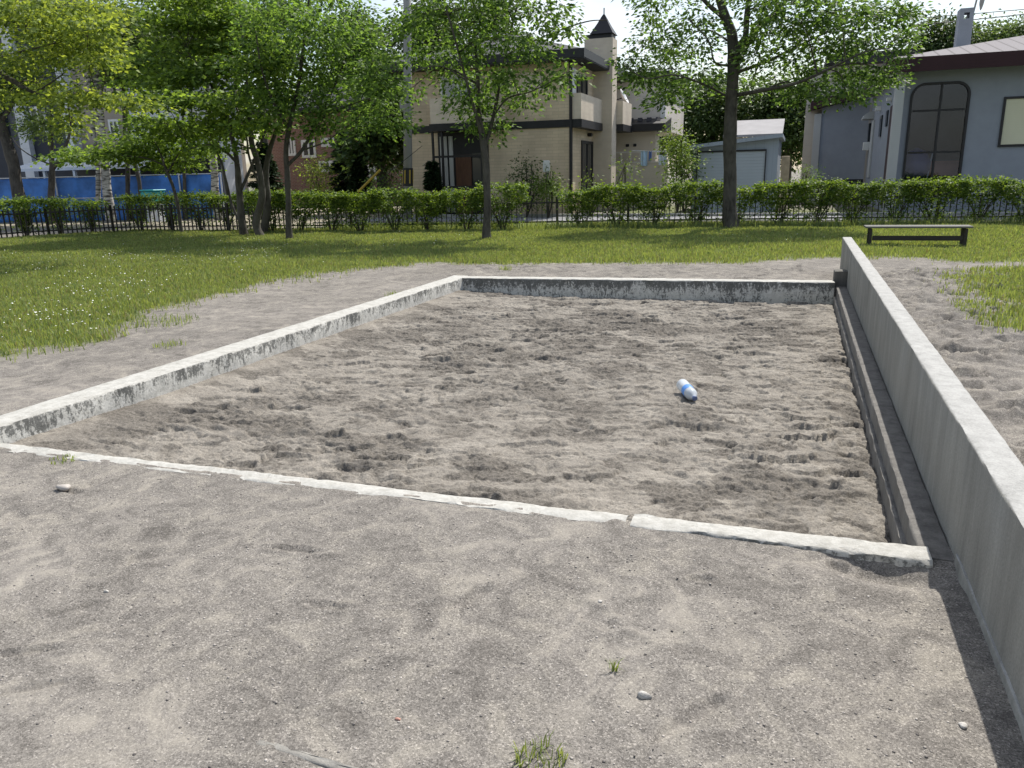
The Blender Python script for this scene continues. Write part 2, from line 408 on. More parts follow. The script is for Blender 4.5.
ys = lines((-60, -2, 6), (-2, 1.2, .3), (1.2, 3.2, .0125), (3.2, 13.6, .03), (13.6, 26, .25), (26, 80, 4), (80, 621, 30))
X, Y = np.meshgrid(xs, ys)
Z = ground_base(X, Y)
nearw = sstep(3.2, 2.9, Y)*((X > -5) & (X < 1)); rightw = sstep(.7, .9, X)*sstep(13.5, 12.5, Y)*sstep(4.2, 3.0, X); leftw = ((X < -4.5) & (X > -8))*sstep(3, 3.3, Y)*sstep(13.5, 12, Y); backw = sstep(10.3, 10.6, Y)*sstep(13.5, 12.5, Y)*((X > -5) & (X < 1))
Z += nearw*(.006*fbm(X*5, Y*5, 4, 71)+.0035*np.abs(fbm(X*14, Y*14, 4, 75)))
Z += (leftw+backw)*(.012*fbm(X*3, Y*3, 4, 77)+.006*fbm(X*11, Y*11, 3, 78))
Z += rightw*(.03*fbm(X*2.2, Y*2.2, 4, 81)+.02*fbm(X*7, Y*7, 3, 82))
_u = X*CY+Y*SY+.05*fbm(X*7, Y*7, 3, 391); _v = -X*SY+Y*CY+.05*fbm(X*7+9, Y*7, 3, 392); cc_, ce_ = cells(_u/1.5, _v/.75, .2, 701); cd_, _q = cells(_u/1.5, _v/.75, .1, 801)
Z += rightw*(.016*cc_+.010*cd_)+backw*.007*cc_+leftw*.002*cd_
st = stamps(30, -4.4, .5, 1.3, 2.85, .003, .009, .10, .30) + stamps(230, .95, 3.4, 2.2, 12.6, .014, .034) + stamps(70, -5, .6, 10.7, 13.2, .01, .025) + stamps(40, -7, -4.7, 3.5, 11, .004, .010)
apply_stamps(xs, ys, Z, None, st)
# a few scuffs and heel gouges in the packed dirt
for (px, py, ln, an) in [(290, 551, .28, .1), (35, 690, .25, .6), (70, 493, .12, .2), (330, 608, .16, .1), (470, 600, .2, 1.2), (700, 580, .1, .3), (840, 560, .1, .1), (10, 655, .3, .5), (690, 720, .3, 1.0)]:
    g = G(px, py, .045); apply_stamps(xs, ys, Z, None, [(g[0], g[1], an, ln, .05, .012)])
Z = np.where(pit_mask(X, Y), -.42, Z)
gacc = np.zeros(X.shape)
for k in range(5): gacc += grassy(X, Y, .14)
gacc /= 5
yard = (Y > 24) | (X < -22)
gacc = np.where((Y > 24.6) & (Y < 60), .75*(fbm(X*.4, Y*.4, 3, 5) > -.1), gacc)
gacc = np.where((X < -14) & (Y > 20.4) & (Y < 70), .15, gacc)
me = grid_mesh('ground', xs, ys, Z, {'grass': gacc.ravel()})
tag(link('ground', me, M['dirt']), kind='structure')
def ground_z(x, y):
    x = np.atleast_1d(x); y = np.atleast_1d(y)
    i = np.clip(np.searchsorted(xs, x), 0, len(xs)-1); j = np.clip(np.searchsorted(ys, y), 0, len(ys)-1)
    return Z[j, i]
GZ = Z

# ------------------------------------------------------------------ sand in the pit
sx = np.arange(-4.40, .60, .0095); sy = np.arange(2.98, 10.66, .0095)
SX, SYY = np.meshgrid(sx, sy)
def sand_base(x, y):
    z = -.135 + .115*np.exp(-(x+4.32)/.9) + .035*sstep(4.5, 3.1, y)*sstep(.6, -1.5, x)
    z = z + .055*np.exp(-((x+1.6)/1.8)**2-((y-6.2)/2.4)**2)
    return z
SZ = sand_base(SX, SYY)
wx = SX+.12*fbm(SX*3, SYY*3, 3, 91); wy = SYY+.12*fbm(SX*3+50, SYY*3, 3, 92)
amp = .55+.45*sstep(-.35, .3, fbm(SX*.7, SYY*.7, 3, 93))
edge = sstep(-4.4, -3.7, SX)
SZ += edge*amp*(.015*fbm(wx*1.6, wy*1.6, 3, 94) + .006*(1-np.abs(fbm(wx*2.6, wy*2.6, 3, 95))*2.2) + .006*(1-2*np.abs(fbm(wx*5.0, wy*7.5, 3, 96))) + .006*(1-2*np.abs(fbm(wx*12, wy*18, 3, 86)))) - edge*.014*np.exp(-(fbm(wx*2.6, wy*5.6, 4, 87)/.035)**2)*sstep(-.2, .3, fbm(SX*1.8, SYY*1.8, 2, 88)) - edge*.009*np.exp(-(fbm(wx*7, wy*10, 3, 89)/.06)**2)
dug = sstep(.02, .38, fbm(wx*1.5, wy*1.5, 5, 97, .62))
DG = dug*.8
SZ += edge*dug*(.011*fbm(SX*17, SYY*17, 3, 98)+.009*np.abs(fbm(SX*38, SYY*38, 3, 99)))
w2x = SX+.05*fbm(SX*7, SYY*7, 3, 191)+.012*fbm(SX*30, SYY*30, 2, 193); w2y = SYY+.05*fbm(SX*7+9, SYY*7, 3, 192)+.012*fbm(SX*30, SYY*30+5, 2, 194)
_u = w2x*CY+w2y*SY; _v = -w2x*SY+w2y*CY; c1_, e1_ = cells(_u/1.9, _v/.75, .15, 301); c2_, e2_ = cells(_u/1.9, _v/.75, .075, 401)
pl = sstep(-.35, .25, fbm(SX*1.1, SYY*1.1, 3, 195))
SZ += edge*(.0155*c1_*(.55+.45*pl)+.0075*c2_*(.45+.55*pl)-.004*np.exp(-(e1_/.09)**2))
DG = np.maximum(DG*.8, .85*sstep(.1, .8, -c1_)*sstep(-.15, .25, fbm(SX*2.2, SYY*2.2, 3, 196))); DG = np.maximum(DG, .8*sstep(.12, .3, fbm(w2x*2.2, w2y*3.4, 5, 197, .65)))
SZ += .0045*fbm(SX*32, SYY*32, 3, 100)
apply_stamps(sx, sy, SZ, DG, stamps(300, -4.1, .45, 3.25, 10.2, .003, .010) + stamps(120, -4.0, .4, 3.25, 10.2, .003, .007, .08, .14))
for (px, py, r, d) in [(575, 425, .11, .035), (555, 384, .10, .025), (640, 370, .22, .018), (720, 490, .15, .012), (855, 450, .11, .018), (585, 430, .2, .012)]:
    g = G(px, py, -.09); q = np.hypot((SX-g[0]), (SYY-g[1]))/r
    SZ += -d*np.exp(-q*q*1.6)+.5*d*np.exp(-((q-1.25)/.35)**2)*(1+fbm(SX*9, SYY*9, 3, 7)); DG = np.maximum(DG, np.exp(-q*q*.6)*sstep(-.3, .3, fbm(SX*8, SYY*8, 3, 12)))
SZ -= .03*np.exp(-((SX-.55)/.07)**2)+.02*np.exp(-((SYY-(9.9+.096*(SX+4.3)))/.1)**2)
SZ = np.where(SYY < 3.25, np.minimum(SZ, .02), SZ)+.15*np.exp(-((SX+.585)/.10)**2-((SYY-3.07)/.07)**2)
me = grid_mesh('sandbox_sand', sx, sy, SZ, {'dug': np.clip(DG, 0, 1).ravel()})
tag(link('sandbox_sand', me, M['sand']), kind='structure')
def sand_z(x, y): return float(SZ[int(np.clip((y-sy[0])/.0095, 0, len(sy)-1)), int(np.clip((x-sx[0])/.0095, 0, len(sx)-1))])

# ------------------------------------------------------------------ concrete edges: a rounded, slightly worn bar swept along a line
def worn_bar(name, p, q, w, zt0, zt1, zb, mat, parent=None, rnd=.018, wear=.006, seed=0, step=.03, skew=0.0):
    # p,q: start/end of the bar's inner top edge line centre; w: width; top height runs zt0 -> zt1
    p = np.array(p, float); q = np.array(q, float); L = np.linalg.norm(q-p); d = (q-p)/L; nrm = np.array([d[1], -d[0]])
    n = max(2, int(L/step)+1); t = np.linspace(0, L, n)
    prof = [(-w/2, None)]
    hw = w/2
    pr = [(-hw, 0., 1), (-hw, .33, 1), (-hw, .66, 1), (-hw, 1., -rnd), (-hw+rnd*.3, 1., -rnd*.3), (-hw+rnd, 1., 0), (-hw*.33, 1., 0), (hw*.33, 1., 0), (hw-rnd, 1., 0), (hw-rnd*.3, 1., -rnd*.3), (hw, 1., -rnd), (hw, .66, 1), (hw, .33, 1), (hw, 0., 1)]
    m = len(pr); V = np.zeros((n, m, 3))
    zt = zt0+(zt1-zt0)*t/L
    for k, (o, fz, dz) in enumerate(pr):
        z = zb+(zt-zb)*fz+(0 if dz == 1 else dz)
        oo = o+wear*fbm(t*5+k*.9, np.full(n, k*1.3+seed), 4, seed)+wear*.8*fbm(t*22, np.full(n, k*2.+seed), 3, seed+3)
        z = z+(wear*.9*fbm(t*6+k, np.full(n, k*.9+seed+40), 4, seed+1) if fz > .9 else 0)
        V[:, k, 0] = p[0]+d[0]*t+nrm[0]*oo; V[:, k, 1] = p[1]+d[1]*t+nrm[1]*oo; V[:, k, 2] = z
    I = np.arange(n*m).reshape(n, m)
    F = np.stack([I[:-1, :-1].ravel(), I[:-1, 1:].ravel(), I[1:, 1:].ravel(), I[1:, :-1].ravel()], 1)
    Vf = V.reshape(-1, 3)
    caps = [[I[0, k] for k in range(m)][::-1], [I[-1, k] for k in range(m)]]
    me = npmesh(name, Vf, [F, np.array(caps)])
    import bmesh
    bm = bmesh.new(); bm.from_mesh(me); bmesh.ops.recalc_face_normals(bm, faces=bm.faces); bm.to_mesh(me); bm.free()
    for pl in me.polygons: pl.use_smooth = len(pl.vertices) == 4
    try: me.set_sharp_from_angle(angle=math.radians(50))
    except Exception: pass
    return link(name, me, mat, parent)
o = worn_bar('sandbox_kerb', (-4.44, 2.86), (-4.41, 10.10), .235, .135, .135, -.3, M['painted'], seed=3)
tag(o, 'long left kerb of the sand pit, white paint gone black with mould on its inner face', 'kerb')
o = worn_bar('sandbox_kerb', (-4.30, 9.992), (.50, 10.455), .21, .132, .125, -.3, M['painted_far'], seed=9)
tag(o, 'far kerb of the sand pit, grey and black stained face turned to the camera', 'kerb')
kb = thing('sandbox_kerb', 'low front kerb of worn white paint between the packed dirt and the sand', 'kerb', (0, 0, 0))
worn_bar('kerb_block', (-4.62, 2.959), (-.60, 3.052), .125, .051, .051, -.22, M['painted_clean'], kb, .015, .011, 21, .02)
worn_bar('kerb_block', (-.575, 3.056), (.575, 3.083), .128, .056, .056, -.22, M['painted_clean'], kb, .014, .010, 27, .02)
# retaining wall on the right with its footing ledge
rw = thing('retaining_wall', 'long grey concrete wall along the right side of the sand pit', 'wall', (.72, 5, 0))
wo = worn_bar('wall', (.722-.72, -2.5-5), (.722-.72, 12.4-5), .124, .515, .515, -.3, M['concrete'], rw, .010, .0025, 33, .06)
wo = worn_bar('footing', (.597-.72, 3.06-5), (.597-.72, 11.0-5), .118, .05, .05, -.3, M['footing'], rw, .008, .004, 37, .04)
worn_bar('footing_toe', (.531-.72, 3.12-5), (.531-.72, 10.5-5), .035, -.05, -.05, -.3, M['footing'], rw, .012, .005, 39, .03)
worn_bar('footing', (.660-.72, -2.4-5), (.660-.72, 3.05-5), .014, .085, .085, -.2, M['concrete'], rw, .012, .004, 43, .04)
worn_bar('end_block', (.582-.72, 10.56-5), (.582-.72, 10.80-5), .148, .235, .235, -.2, M['dark_grey'], rw, .012, .004, 47, .04)  # end block in plain dark grey concrete

# ------------------------------------------------------------------ loose grit, stones, weeds
def rock_v(r, seed, sub=2, sq=(1, 1, .7)):
    import bmesh
    bm = bmesh.new(); bmesh.ops.create_icosphere(bm, subdivisions=sub, radius=1)
    rs = np.random.default_rng(seed); ph = rs.uniform(0, 6, 6)
    for v in bm.verts:
        c = v.co; k = 1+.18*math.sin(3*c.x+ph[0])+.14*math.sin(4*c.y+ph[1])+.12*math.sin(5*c.z+ph[2])+.06*math.sin(9*c.x+7*c.y+ph[3])
        v.co = Vector((c.x*sq[0], c.y*sq[1], c.z*sq[2]))*k*r
    V = np.array([v.co[:] for v in bm.verts]); F = np.array([[w.index for w in f.verts] for f in bm.faces]); bm.free(); return V, F
M['stone'] = m_plain('pale_stone', (.42, .40, .37), .85, .35, 40, .4, 90); M['pink_stone'] = m_plain('pink_stone', (.50, .27, .21), .85, .2, 40)
M['grit'] = m_leaf('grit', (.10, .09, .085), (.36, .33, .30), .0)
gv, gf = rock_v(1, 5, 1)
N = 5200
px_ = R.uniform(-4.6, .62, N); py_ = R.uniform(1.25, 2.86, N)*1.0
sz_ = np.minimum(.0016*np.exp(np.abs(R.normal(0, .65, N))), .0048)
zz = ground_z(px_, py_)
Vg = np.concatenate([gv*sz_[i]*np.array([1, R.uniform(.6, 1.2), .8])+[px_[i], py_[i], zz[i]+sz_[i]*.2] for i in range(N)]); Fg = np.concatenate([gf+i*len(gv) for i in range(N)])
tag(link('grit', npmesh('grit', Vg, Fg, True), M['grit']), 'loose grit scattered over the packed dirt', 'grit', kind='stuff')
for (px, py, r, mt, lab) in [(645, 698, .016, 'stone', 'largest pale knobbly stone on the packed dirt below the small green sprout'), (600, 604, .008, 'stone', 'small white pebble alone in the middle of the packed dirt'),
        (963, 728, .011, 'stone', 'whitish flat stone near the shadow of the grey wall'), (398, 721, .006, 'pink_stone', 'pink pebble near the bottom edge of the packed dirt'), (107, 593, .008, 'stone', 'tiny white pebble on the left of the packed dirt'),
        (64, 492, .030, 'grit', 'flat dark stone by the left end of the front kerb')]:
    g = G(px, py, .045); v, f = rock_v(r, px, 2, (1.2, .9, .6)); o = link('stone', npmesh('stone', v, f, True), M[mt]); o.location = (g[0], g[1], float(ground_z(g[0], g[1])[0])+r*.3); tag(o, lab, 'stone')
# buried slab edge at the bottom of the picture
g0, g1 = G(258, 743, .05), G(372, 770, .05)
o = worn_bar('buried_slab', (g0[0], g0[1]), (g1[0], g1[1]-.02), .028, .054, .056, -.05, M['kerb_grey'], None, .008, .006, 55, .01); tag(o, 'corner of a buried concrete slab breaking through the packed dirt', 'slab')

def blades(P, h, w, lean=.45, seg=1):
    n = len(P); an = R.uniform(0, 2*PI, n); la = R.uniform(0, 2*PI, n); l = np.abs(R.normal(0, lean, n))*h
    dx = np.cos(an)*w/2; dy = np.sin(an)*w/2
    v0 = P+np.stack([-dx, -dy, np.full(n, -.01)], 1); v1 = P+np.stack([dx, dy, np.full(n, -.01)], 1)
    mid = P+np.stack([np.cos(la)*l*.35, np.sin(la)*l*.35, h*.6], 1); v2 = mid+np.stack([dx, dy, 0*dx], 1)*.8; v3 = mid-np.stack([dx, dy, 0*dx], 1)*.8
    v4 = P+np.stack([np.cos(la)*l, np.sin(la)*l, h*np.clip(1-.3*(l/h)**2, .4, 1)], 1)
    V = np.stack([v0, v1, v2, v3, v4], 1).reshape(-1, 3); b = np.arange(n)[:, None]*5
    return V, [np.hstack([b, b+1, b+2, b+3]), np.hstack([b+3, b+2, b+4])]
def lawn_pts(n, x0, x1, y0, y1, jit=.24):
    x = R.uniform(x0, x1, n); y = R.uniform(y0, y1, n)
    k = grassy(x, y, jit) & ~pit_mask(x, y) & ~((x > .6) & (x < .85) & (y < 12.5))
    x, y = x[k], y[k]; return np.stack([x, y, ground_z(x, y)], 1)
P = np.concatenate([lawn_pts(150000, -15, -5.5, 4, 12), lawn_pts(130000, -23, -4, 12, 20.5), lawn_pts(150000, -6, 9, 12.5, 23.8), lawn_pts(60000, 1.6, 6, 5, 13)])
dist = np.hypot(P[:, 0], P[:, 1]); clump = .65+.45*fbm(P[:, 0]*1.3, P[:, 1]*1.3, 4, 201)+.25*fbm(P[:, 0]*.35, P[:, 1]*.35, 2, 205)
h = R.uniform(.05, .13, len(P))*np.clip(clump, .3, 1.4); w = .005+.00055*dist
V, F = blades(P, h, w); tag(link('lawn_grass', npmesh('lawn_grass', V, F), M['grass']), 'green lawn grass around the sand pit and along the fence', 'grass', kind='stuff')
k = R.random(len(P)) < .2; V, F = blades(P[k]+[.02, .01, 0], h[k]*1.05, w[k]*.8, .7); tag(link('dry_grass', npmesh('dry_grass', V, F), M['dry']), 'dry straw coloured blades mixed into the lawn', 'grass', kind='stuff')
# tall fringe along the fence foot
fx = R.uniform(-13, 9, 9000); fy = 20.9+.16*(fx+8)+R.normal(0, .25, 9000); Pf = np.stack([fx, fy, ground_z(fx, fy)], 1)
V, F = blades(Pf, R.uniform(.08, .28, len(Pf)), np.full(len(Pf), .012)); tag(link('fence_grass', npmesh('fence_grass', V, F), M['grass']), 'taller unmown grass along the foot of the black fence', 'grass', kind='stuff')
# white flowers in the left lawn
M['petal'] = m_plain('white_petals', (.80, .80, .76), .6, .1); 
fl = []
for (px, py, sx_, sy_, n) in [(60, 325, 45, 18, 70), (110, 292, 55, 16, 90), (230, 262, 70, 10, 60), (265, 248, 35, 7, 60), (40, 270, 40, 12, 40), (150, 262, 60, 10, 50), (190, 240, 60, 6, 40), (430, 240, 60, 6, 25), (780, 240, 60, 6, 16)]:
    for _ in range(n):
        g = G(px+R.normal(0, sx_*.6), py+R.normal(0, sy_*.6), .05)
        if g[1] > 4 and g[1] < 20 and bool(grassy(np.array([g[0]]), np.array([g[1]]))[0]): fl.append(g)
Vs, Fs = [], []
for i, g in enumerate(fl):
    hh = R.uniform(.07, .15); r = R.uniform(.006, .011); z0 = float(ground_z(g[0], g[1])[0])
    a = np.arange(6)*PI/3; ti = R.uniform(-.4, .4, 2)
    ring = np.stack([g[0]+r*np.cos(a), g[1]+r*np.sin(a), z0+hh+r*(ti[0]*np.cos(a)+ti[1]*np.sin(a))], 1); top = [[g[0], g[1], z0+hh+r*.5]]
    b = sum(len(v) for v in Vs); Vs.append(np.vstack([ring, top])); Fs += [[b+k, b+(k+1) % 6, b+6] for k in range(6)]
tag(link('lawn_flowers', npmesh('lawn_flowers', np.vstack(Vs), np.array(Fs)), M['petal']), 'tiny white clover and daisy flowers dotted over the left lawn', 'flowers', kind='stuff')
# tufts growing out of bare dirt
for (px, py, z, n, hh, rad, lab) in [(160, 322, .05, 240, .10, .45, 'ragged grass tuft at the edge of the left lawn, biggest tuft on bare dirt'), (60, 325+18, .05, 200, .09, .4, 'thin grass patch at the far left edge of the lawn'), (170, 346, .05, 70, .07, .16, 'small round grass tuft alone on dirt below the larger tufts'),
        (395, 298, .05, 60, .09, .14, 'wispy weed on bare dirt, the farther of two beside the left kerb'), (430, 303, .05, 90, .08, .22, 'wispy weed on bare dirt, the nearer of two beside the left kerb'), (540, 762, .045, 90, .05, .07, 'green weed at the bottom edge of the packed dirt'),
        (612, 671, .045, 16, .05, .014, 'single green sprout standing on the packed dirt'), (63, 461, .045, 60, .03, .08, 'low green weed against the left end of the front kerb'), (505, 268, .06, 50, .12, .12, 'grass tuft just behind the far kerb')]:
    g = G(px, py, z); a = R.uniform(0, 2*PI, n); rr = rad*np.sqrt(R.random(n)); x = g[0]+rr*np.cos(a); y = g[1]+rr*np.sin(a)*.8
    z0 = float(ground_z(g[0], g[1])[0]); Pt = np.stack([x-g[0], y-g[1], ground_z(x, y)-z0], 1)
    V, F = blades(Pt, R.uniform(.4, 1, n)*hh, np.full(n, .0035+.0004*math.hypot(*g[:2])), .7); o = link('weed', npmesh('weed', V, F), M['grass']); o.location = (g[0], g[1], z0); tag(o, lab, 'weed')
# ------------------------------------------------------------------ foliage
M['bark_grey'] = m_bark('grey_bark', (.03, .027, .024), (.095, .086, .075)); M['bark_dark'] = m_bark('dark_bark', (.035, .03, .026), (.10, .092, .08))
M['bark_birch'] = m_birch('birch_bark'); M['twig'] = m_plain('twigs', (.05, .042, .032), .9, .3, 9)
M['leaf_cherry'] = m_leaf('cherry_leaves', (.035, .075, .02), (.165, .250, .072), .52, (1.4, 1.45, .65), .42)
M['leaf_maple'] = m_leaf('maple_leaves', (.05, .095, .022), (.20, .285, .07), .53, (1.45, 1.45, .6), .5)
M['leaf_gold'] = m_leaf('yellow_green_leaves', (.07, .12, .03), (.24, .31, .085), .52, (1.6, 1.45, .55), .5)
M['leaf_broad'] = m_leaf('broad_leaves', (.028, .062, .018), (.15, .23, .07), .50, (1.4, 1.45, .65), .42)
M['leaf_far'] = m_leaf('far_leaves', (.03, .058, .02), (.08, .125, .04), .30, (1.5, 1.45, .6), .55)
M['leaf_birch'] = m_leaf('birch_leaves', (.055, .095, .04), (.15, .21, .08), .36, (1.5, 1.5, .7), .5)
M['needle'] = m_leaf('needles', (.012, .028, .012), (.03, .055, .02), .12, (1.3, 1.3, .6), .6)
M['leaf_hedge'] = m_leaf('hedge_leaves', (.04, .085, .02), (.15, .22, .055), .42, (1.6, 1.5, .45), .45)
M['leaf_light'] = m_leaf('light_shrub_leaves', (.08, .13, .03), (.17, .24, .06), .4, (1.5, 1.45, .55), .5)

def leaves(C, D, Nn, size, wr=.55):
    n = len(C); D = D/(np.linalg.norm(D, axis=1)[:, None]+1e-9); S = np.cross(D, Nn); S /= np.linalg.norm(S, axis=1)[:, None]+1e-9; U = np.cross(S, D)
    s = (size*R.uniform(.65, 1.25, n))[:, None]
    a = C; t = C+D*s; m = C+D*s*.45
    l = m+S*s*wr*.5+U*s*.10; r = m-S*s*wr*.5+U*s*.10
    V = np.stack([a, r, t, l], 1).reshape(-1, 3); b = np.arange(n)[:, None]*4
    return V, np.hstack([b, b+1, b+2, b+3])
def build_tree(name, label, base, limbs, clumps, leafmat, bark, leaf=.10, lps=26, group=None, cat='tree', flat=.45, sides=8, spread=.26, wr=.55, droop=.25, twigs=True, crownname='crown', barknoise=.03, RS=1.0, dens=1.0):
    root = thing(name, label, cat, base, 0, group); ob = np.array(base, float)
    V, F, nodes, k = [], [], [], 0
    for L in limbs:
        L = np.array(L, float); L[:, 3] *= RS; P = smooth_path(L[:, :3], 6); t = np.linspace(0, 1, len(P)); r = np.interp(t, np.linspace(0, 1, len(L)), L[:, 3])
        P = P+np.stack([fbm(t*4+k*3.1, t*0+1, 3, 301+k), fbm(t*4+k*3.1, t*0+5, 3, 302+k), 0*t], 1)*(barknoise*(r[0]/.1))*np.minimum(1, t*6)[:, None]
        r = r*(1+.10*fbm(t*14+k, t*0, 3, 305+k))
        v, f = tube_np(P-ob, r, sides); V.append(v); F.append(f+sum(len(q) for q in V[:-1])); nodes.append(np.hstack([P, r[:, None]])); k += 1
    trunk = link('trunk', npmesh('trunk', np.vstack(V), np.vstack(F), True), bark, root)
    nodes = np.vstack(nodes)
    TV, TF, cnt = [], [], 0
    LC, LD, LN = [], [], []
    for (cx, cy, cz, rx, ry, rz, ns) in clumps:
        c = np.array([cx, cy, cz])
        ns = max(2, int(ns*dens))
        d = np.linalg.norm(nodes[:, :3]-c, axis=1)+np.maximum(0, nodes[:, 2]-cz)*.8
        q = nodes[np.argmin(d)]
        mid = (q[:3]+c)/2+np.array([0, 0, .12*d.min()])+R.normal(0, .05, 3)*d.min()
        br = min(q[3]*.7, .012+.012*d.min())
        if twigs:
            TP = smooth_path([q[:3], mid, c], 4); v, f = tube_np(TP-ob, np.linspace(br, .006, 9), 5); TV.append(v); TF.append(f+cnt); cnt += len(v)
        u = R.normal(0, 1, (ns, 3)); u /= np.linalg.norm(u, axis=1)[:, None]; rad = R.random(ns)**.42
        sub = c+u*rad[:, None]*np.array([rx, ry, rz])
        for i, sp in enumerate(sub):
            if twigs and i % 3 == 0:
                src = TP[7]; v, f = tube_np(np.array([src, (src+sp)/2+[0, 0, .06], sp])-ob, np.array([.006, .005, .003]), 3); TV.append(v); TF.append(f+cnt); cnt += len(v)
            out = sp-c; out[2] *= .3; out /= np.linalg.norm(out)+1e-6
            n = max(4, int(lps*R.uniform(.6, 1.4)))
            off = R.normal(0, 1, (n, 3))*np.array([spread, spread, spread*flat])+out*np.abs(R.normal(0, spread*.6, n))[:, None]
            off[:, 2] -= droop*np.hypot(off[:, 0], off[:, 1])**1.5
            LC.append(sp+off)
            dd = off*np.array([1, 1, .4])+out*.5*spread+R.normal(0, .6*spread, (n, 3)); dd[:, 2] -= droop*spread*1.2; LD.append(dd)
            nn = np.tile([0, -.25, .8], (n, 1))+R.normal(0, .55, (n, 3)); LN.append(nn)
    LC, LD, LN = np.vstack(LC), np.vstack(LD), np.vstack(LN)
    V, F = leaves(LC, LD, LN, leaf, wr)
    link(crownname, npmesh(crownname, V-ob, F), leafmat, root)
    if TV: link('branches', npmesh('branches', np.vstack(TV), np.vstack(TF), True), M['twig'] if bark is not M['bark_birch'] else M['bark_dark'], root)
    return root
def px_clumps(rows, y, dy=.6, k=1.0, zflat=None):
    out = []
    for row in rows:
        px, py, rx, ry, n = row[:5]; da = row[5] if len(row) > 5 else R.uniform(-dy, dy)
        p = A(px, py, y+da); sc = math.dist(p, (0, 0, HC))/800.
        out.append((p[0], p[1], p[2], rx*sc, rx*sc*.8, ry*sc, max(2, int(n*k))))
    return out
def limb(y, *pts):   # (px,py,r[,dy])
    out = []
    for p in pts:
        q = A(p[0], p[1], y+(p[3] if len(p) > 3 else 0)); out.append((*q, p[2]))
    return out
def foot(base, *pts): return [(base[0], base[1], -.08, pts[0][3]*1.55), (base[0], base[1], .12, pts[0][3]*1.15)]+list(pts)

# T1: young cherry in front of the tan house
b = G(487, 239, 0); y = b[1]
T1 = build_tree('cherry_tree', 'slender young tree with one straight grey trunk standing before the tan tiled house', b,
  [foot(b, *limb(y, (488, 215, .135), (487, 170, .12), (484, 140, .12), (480, 110, .075), (478, 70, .055), (474, 20, .035), (470, -40, .02))),
   limb(y, (484, 150, .075), (492, 122, .06, .2), (500, 85, .05, .4), (508, 45, .04, .6), (518, 0, .03, .8), (526, -35, .015, 1)),
   limb(y, (483, 140, .06), (474, 108, .05, -.3), (463, 68, .04, -.6), (450, 22, .03, -.9), (438, -20, .015, -1)),
   limb(y, (494, 115, .03, .2), (508, 98, .026, 0), (530, 92, .02, -.3), (555, 80, .013, -.6), (574, 72, .007, -.8)),
   limb(y, (506, 55, .03, .5), (545, 36, .022, .6), (585, 22, .02, .6), (608, 20, .01, .6)),
   limb(y, (466, 80, .025, -.5), (440, 66, .018, -.9), (412, 72, .010, -1.2))],
  px_clumps([(480, 115, 13, 14, 10), (468, 100, 18, 12, 12), (485, 80, 24, 14, 16), (455, 75, 20, 12, 13), (510, 75, 18, 14, 13), (440, 45, 24, 14, 15), (470, 45, 26, 14, 17), (500, 40, 26, 14, 17), (530, 35, 22, 13, 13), (415, 60, 17, 9, 8), (405, 25, 20, 12, 11), (430, 15, 26, 12, 14),
     (465, 10, 30, 13, 18), (505, 8, 30, 12, 17), (545, 12, 26, 11, 14), (572, 24, 16, 6, 6), (480, -25, 50, 16, 26), (530, -25, 40, 14, 20), (430, -20, 40, 14, 18), (412, 88, 12, 5, 4), (525, 98, 14, 6, 8), (548, 83, 15, 5, 8), (568, 73, 9, 4, 6), (495, 128, 11, 9, 6), (472, 125, 8, 8, 5), (540, 55, 18, 8, 7)], y, .9, 1.0), M['leaf_cherry'], M['bark_grey'], .125, 24, spread=.15, flat=.75, droop=.4, RS=.74, dens=1.3)
